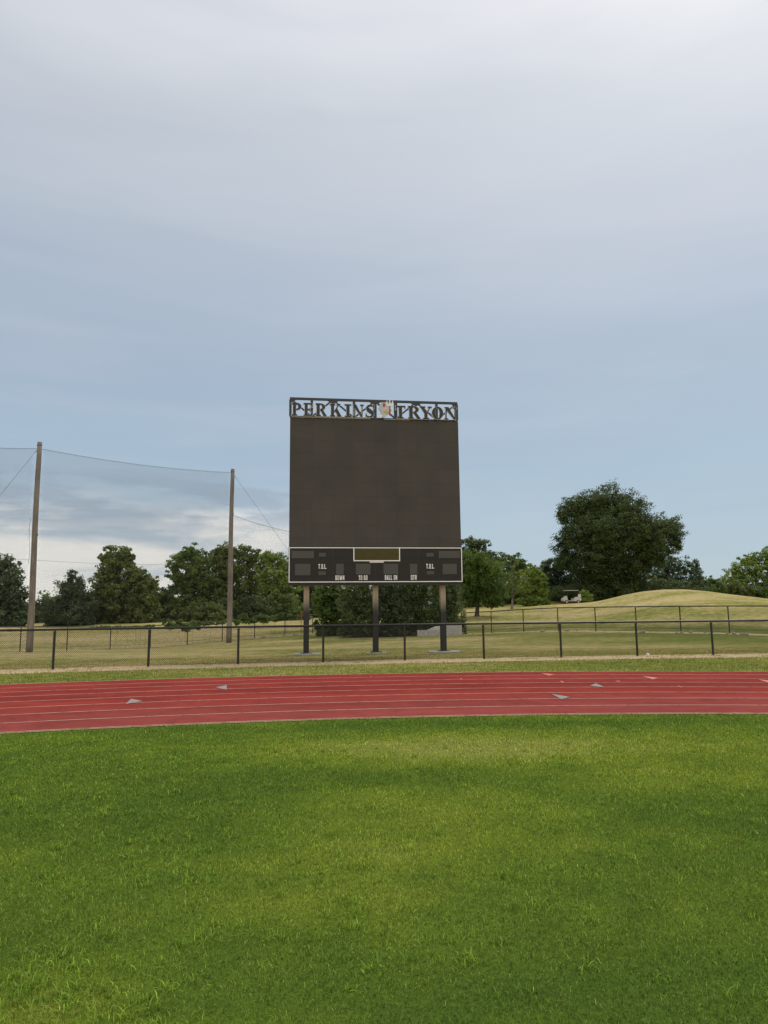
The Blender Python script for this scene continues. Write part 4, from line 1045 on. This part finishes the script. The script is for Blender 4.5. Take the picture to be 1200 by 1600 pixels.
plant('broadleaf_tree', 'grey-green open tree between the bright green tree and the golf cart', 'tree', 868, 122,
      [(855, 888, 13, 13), (868, 884, 12, 12), (880, 897, 15, 15), (858, 908, 16, 16), (875, 918, 20, 16), (895, 915, 14, 16), (860, 930, 22, 12)], 9500, .34, 'leaf_blue', 65, .26, group=TREES, inner=.25)
plant('oak_tree', 'huge dark oak with a domed crown standing behind the grassy mound', 'tree', 952, 116,
      [(942, 786, 36, 27, 0), (905, 798, 30, 27, 1), (976, 802, 34, 30, -1), (880, 806, 9, 14), (886, 850, 20, 26), (912, 840, 34, 34, -2), (948, 838, 46, 40, -3), (992, 838, 40, 36, -2), (1028, 826, 18, 18), (1048, 832, 19, 22), (1022, 858, 30, 22), (1056, 852, 9, 10),
       (888, 876, 22, 14), (925, 880, 42, 24, -2), (975, 884, 46, 22), (1012, 878, 26, 16), (940, 906, 34, 14), (990, 905, 28, 13), (912, 898, 24, 12)], 125000, .26, 'leaf_dark', 66, .75, group=TREES, multi=3, clump=.9, inner=.5)
plant('shrub', 'bright green shrub beside the parked golf cart', 'shrub', 912, 101.5, [(912, 930, 9, 9), (906, 936, 8, 6), (919, 935, 6, 7)], 2200, .26, 'leaf_light', 67, .06, crown='foliage', stem='stem')
plant('broadleaf_tree', 'spiky dark tree tucked beside the huge oak above the mound', 'tree', 1058, 132, [(1040, 880, 20, 14), (1062, 885, 20, 14), (1080, 884, 12, 12), (1092, 890, 9, 8), (1030, 902, 26, 16), (1060, 906, 30, 16), (1088, 906, 16, 12)], 11000, .34, 'leaf_blue', 68, .3, group=TREES)
for i, (px, Y, L, lab, mm) in enumerate([
      (1018, 126, [(1005, 915, 20, 12), (1030, 916, 22, 12), (985, 920, 16, 12)], 'dull shrub at the foot of the huge oak, above the mound', 'leaf_olive'),
      (1066, 128, [(1052, 916, 18, 10), (1078, 917, 18, 9)], 'dark shrub below the spiky tree on the skyline of the mound', 'leaf_dark'),
      (1150, 136, [(1140, 918, 16, 11), (1162, 922, 18, 10)], 'round olive shrub at the foot of the pale spreading tree', 'leaf_olive'),
      (1190, 136, [(1182, 926, 16, 11), (1206, 926, 18, 12)], 'dull green shrub at the frame edge below the pale spreading tree', 'leaf_mid'),
      (1100, 138, [(1098, 908, 13, 9), (1112, 909, 11, 8), (1086, 914, 14, 9), (1124, 912, 8, 8)], 'low green shrub in the dip between the spiky tree and the pale tree', 'leaf_mid'),
      (870, 121, [(850, 936, 20, 9), (880, 936, 20, 9), (815, 938, 20, 8)], 'dark shrub line piece at the edge of the slope behind the cart', 'leaf_dark')]):
    plant('shrub', lab, 'shrub', px, Y, L, 4200, .32, mm, 80 + i, .1, group='shrubs under the trees', crown='foliage', stem='stem')
plant('broadleaf_tree', 'pale green spreading tree at the frame edge past the mound', 'tree', 1175, 142,
      [(1165, 878, 14, 11), (1183, 872, 12, 10), (1200, 872, 18, 14), (1150, 892, 16, 12), (1175, 895, 24, 16), (1140, 904, 10, 10), (1205, 900, 26, 20), (1160, 912, 24, 12), (1220, 890, 26, 22), (1190, 922, 30, 10)], 15000, .36, 'leaf_light', 90, .3, group=TREES)

# far woodland closing the horizon, one mass
def far_wood():
    rs = np.random.default_rng(5); lb = []
    for x in np.arange(-190, 190, 6.5):
        Y = 168 + rs.uniform(-8, 10); xx = x + rs.uniform(-2, 2); z0 = hz(xx, Y); h = rs.uniform(4.5, 6.5); lb.append((xx, Y, z0 + h * .45, rs.uniform(4.5, 6.5), 4, h * .55))
    rt = empty('far_woodland', (0, 168, 2)); tag(rt, 'far dark line of woodland closing the horizon behind the trees', 'woodland', None, 'stuff')
    o = crown_mesh(lb, rt, 60000, .6, M['leaf_mid'], 6, 'leaf', 1.4, .5, 'foliage'); o['kind'] = 'stuff'
far_wood()

# vines climbing on the back fence
def vine(label, pxa, pxb, Y, zt, seed, n, hang):
    rs = np.random.default_rng(seed); a = at(pxa, 970, Y); b = at(pxb, 970, Y); x0, x1 = a[0], b[0]
    # follow the fence line
    def fy(x):
        A, B = BACK[1], BACK[2]; t = (x - A[0]) / (B[0] - A[0]); return A[1] + (B[1] - A[1]) * t
    xs = [x0, x1]
    # re-project the pixel columns on the fence line
    def solve(px):
        lo, hi = 45.0, 72.0
        for _ in range(40):
            m_ = (lo + hi) / 2; p = at(px, 970, m_)
            if fy(p[0]) > m_: lo = m_
            else: hi = m_
        return at(px, 970, lo)[0]
    x0, x1 = solve(pxa), solve(pxb); xm = (x0 + x1) / 2; rt = empty('climbing_vine', (xm, fy(xm) - .06, hz(xm, fy(xm)))); tag(rt, label, 'vine', 'vines on the farther fence')
    lb = []
    k = max(5, int((x1 - x0) / .30))
    for x in np.linspace(x0, x1, k):
        zg = hz(x, fy(x)); lb.append((x + rs.uniform(-.1, .1), fy(x) - .08, zg + 1.68 + rs.uniform(-.14, .14) * zt, .36, .22, rs.uniform(.08, .20) * zt))
    for _ in range(hang):
        pass
    crown_mesh(lb, rt, n, .15, M['leaf_mid'], seed, 'leaf', .95, .4, 'foliage')
    o = np.array(rt.location)
    for _ in range(hang + 2):
        mb = MB(); x = rs.uniform(x0, x1); zg = hz(x, fy(x)); pts = [np.array([x + .08 * math.sin(5 * t + x), fy(x) - .06, zg + 1.7 * t]) - o for t in np.linspace(-.02, 1, 8)]; mb.tube(pts, .008, 5); mb.build('stem', M['bark'], rt)
vine('leafy vine heaped on the farther fence rail, far side of the inner wooden pole', 372, 442, 64, 1.9, 301, 3200, 1)
vine('leafy vine with hanging strands on the farther fence, near side of the inner wooden pole', 262, 306, 59, 1.9, 302, 2200, 2)
vine('low thin run of vine on the farther fence rail between the two leafy heaps', 308, 370, 61, .8, 304, 1500, 1)
vine('thin straggling vine with bare strands on the farther fence between the wooden poles', 150, 236, 55, .5, 303, 500, 3)

# ------------------------------------------------------------------ small things
# golf cart
def golf_cart():
    p = at(893, 943, 100); x, y = p[0], 100.0; z = hz(x, y)
    rt = empty('golf_cart', (x, y, z), math.radians(4)); tag(rt, 'cream golf cart parked in front of the dark trees beside the mound', 'golf cart')
    def prof(name, poly, w, m):
        mb = MB(); mb.prism(poly, -w / 2, w / 2, lambda u, v, q: (u, q, v)); return mb.build(name, m, rt)
    body = prof('body', [(-1.28, .38), (-1.30, .62), (-1.15, .80), (-.95, .84), (-.72, .62), (-.62, .42), (.10, .40), (.22, .78), (.45, .92), (.95, .90), (1.22, .78), (1.26, .42), (1.1, .34), (-1.1, .32)], 1.15, M['cream'])
    prof('cowl', [(-1.0, .82), (-.86, 1.08), (-.74, 1.06), (-.70, .60), (-.95, .70)], 1.05, M['cream'])
    prof('seat', [(.12, .80), (.10, .92), (.62, .93), (.74, 1.35), (.86, 1.33), (.72, .82)], 1.0, M['rubber'])
    prof('bag_rack', [(.80, .92), (.82, 1.32), (1.22, 1.30), (1.24, .90)], .9, M['grey'])
    mb = MB(); mb.box(-.92, -.58, 1.80, .92, .58, 1.85, .02); mb.build('roof', M['grey'], rt)
    for sx, ex in ((-.78, -.70), (.78, .72)):
        for sy in (-.52, .52):
            mb = MB(); mb.tube([(sx, sy, .9), (ex, sy, 1.81)], .02, 6); mb.build('strut', M['steel_black'], rt)
    for wx in (-.86, .80):
        for sy in (-.52, .52):
            mb = MB(); mb.tube([(wx, sy - .09, .24), (wx, sy + .09, .24)], .24, 18); w = mb.build('wheel', M['rubber'], rt)
            mb = MB(); mb.tube([(wx, sy - .095, .24), (wx, sy + .095, .24)], .13, 14); mb.build('rim', M['cream'], w)
    mb = MB(); ths = np.linspace(0, 2 * math.pi, 17); mb.tube([(-.52 + .05 * math.sin(t), -.25 + .17 * math.cos(t), 1.12 + .16 * math.sin(t)) for t in ths], .018, 6); mb.tube([(-.52, -.25, 1.12), (-.72, -.25, .95)], .022, 6); mb.build('steering_wheel', M['rubber'], rt)
golf_cart()

# low concrete headwall with a sloping slab by the last post
def headwall():
    a = at(652, 993, 58.5); b = at(722, 992, 58.5); z = min(hz(a[0], 58.5), hz(b[0], 58.5)); s = 58.5 / FPX
    rt = empty('concrete_headwall', ((a[0] + b[0]) / 2, 58.5, z)); tag(rt, 'low pale concrete headwall on the grass beside the last scoreboard post', 'headwall')
    W = b[0] - a[0]; h0 = .52
    mb = MB(); mb.box(-W / 2, 0, -.1, W * .06, .25, h0, .02); mb.build('low_wall', M['concrete'], rt)
    mb = MB(); mb.box(W * .14, -.05, -.1, W / 2, .25, h0 + .36, .02); mb.build('end_block', M['concrete'], rt)
    mb = MB(); mb.prism([(-W * .28, h0 + .005), (-W * .10, h0 + .30), (W * .13, h0 + .34), (W * .13, h0 + .005)], -.20, -.04, lambda u, v, w: (u, -w, v)); mb.build('sloping_slab', M['aluminium'], rt)
headwall()

# orange marker stake and the ball
p = at(470.5, 975, 66.5); z = hz(p[0], 66.5); rt = empty('marker_stake', (p[0], 66.5, z)); tag(rt, 'thin orange marker stake on the grass behind the first scoreboard post', 'stake')
zt = at(470.5, 957, 66.5)[2] - z
mb = MB(); mb.tube([(0, 0, -.1), (0, 0, zt)], [.035, .032], 8); mb.build('rod', M['orange'], rt); mb = MB(); mb.tube([(0, 0, zt), (0, 0, zt + .05)], [.04, .02], 8); mb.build('cap', M['orange'], rt)

g = gr(1012.5, 1025.6); bm = bmesh.new(); bmesh.ops.create_uvsphere(bm, u_segments=20, v_segments=12, radius=.062)
mb = MB(); mb.bm(bm); ob = mb.build('ball', M['ball'], None, True); ob.location = (g[0], g[1], .062 + hz(g[0], g[1])); tag(ob, 'small white ball on the soil line under the fence rail', 'ball')
mb = MB(); s = [(.0615 * math.cos(t) * math.cos(.35 * math.sin(2 * t)), .0615 * math.sin(t) * math.cos(.35 * math.sin(2 * t)), .0615 * math.sin(.35 * math.sin(2 * t))) for t in np.linspace(0, 2 * math.pi, 40)]
mb.tube(s, .0016, 4, False); mb.build('seam', M['red'], ob)

# rubble stones along the back fence: counted ones that show
rs = np.random.default_rng(77)
def stone_mesh(seed):
    r_ = np.random.default_rng(seed); bm = bmesh.new(); bmesh.ops.create_icosphere(bm, subdivisions=2, radius=.5)
    for v in bm.verts: v.co = Vector((v.co.x * 1.2, v.co.y * .9, v.co.z * .62)) * (1 + r_.uniform(-.14, .14))
    mb = MB(); mb.bm(bm); return mb
stone0 = stone_mesh(3).build('rubble_stone', M['stone']); tag(stone0, 'rough tan stone lying in the soil band by the farther fence', 'stone', 'rubble stones along the farther fence')
spots = []
for i in range(40):
    px = rs.uniform(600, 1190) if i > 10 else rs.uniform(395, 470); lo, hi = 40.0, 71.0
    spots.append((px, rs.uniform(.12, .36)))
first = True
for px, s in spots:
    best = None
    for a, b in zip(BACK[:-1], BACK[1:]):
        for t in np.linspace(0, 1, 40):
            q = a + (b - a) * t; d = abs((q[0] * FPX / (q[1] * math.cos(PITCH)) + 600) - px)
            if best is None or d < best[0]: best = (d, q)
    q = best[1] + np.array([rs.uniform(-.5, .5), rs.uniform(-1.3, .2)])
    o = stone0 if first else stone0.copy()
    if not first: col.objects.link(o)
    first = False
    o.location = (q[0], q[1], hz(q[0], q[1]) + s * .14); o.scale = (s, s, s); o.rotation_euler = (rs.uniform(-.2, .2), rs.uniform(-.2, .2), rs.uniform(0, 6.28))

# far cable strung between the trees
Yc = 124.0
a = at(-30, 869, Yc); b = at(290, 882.5, Yc)
rt = empty('overhead_cable', (a[0], Yc, 0)); tag(rt, 'thin dark cable strung low across the sky between the trees behind the poles', 'cable')
mb = MB(); mb.tube([(0, 0, a[2])] + [((b[0] - a[0]) * t, 0, a[2] + (b[2] - a[2]) * t - .4 * 4 * t * (1 - t)) for t in np.linspace(.05, .95, 20)] + [(b[0] - a[0], 0, b[2])], .020, 5)
mb.build('strand', M['wire'], rt)
for q in ((0, a[2]), (b[0] - a[0], b[2])):
    mb = MB(); mb.tube([(q[0], .12, hz(a[0] + q[0], Yc) - .3), (q[0], .12, q[1] + .2)], [.16, .11], 10); mb.build('support', M['pole'], rt)
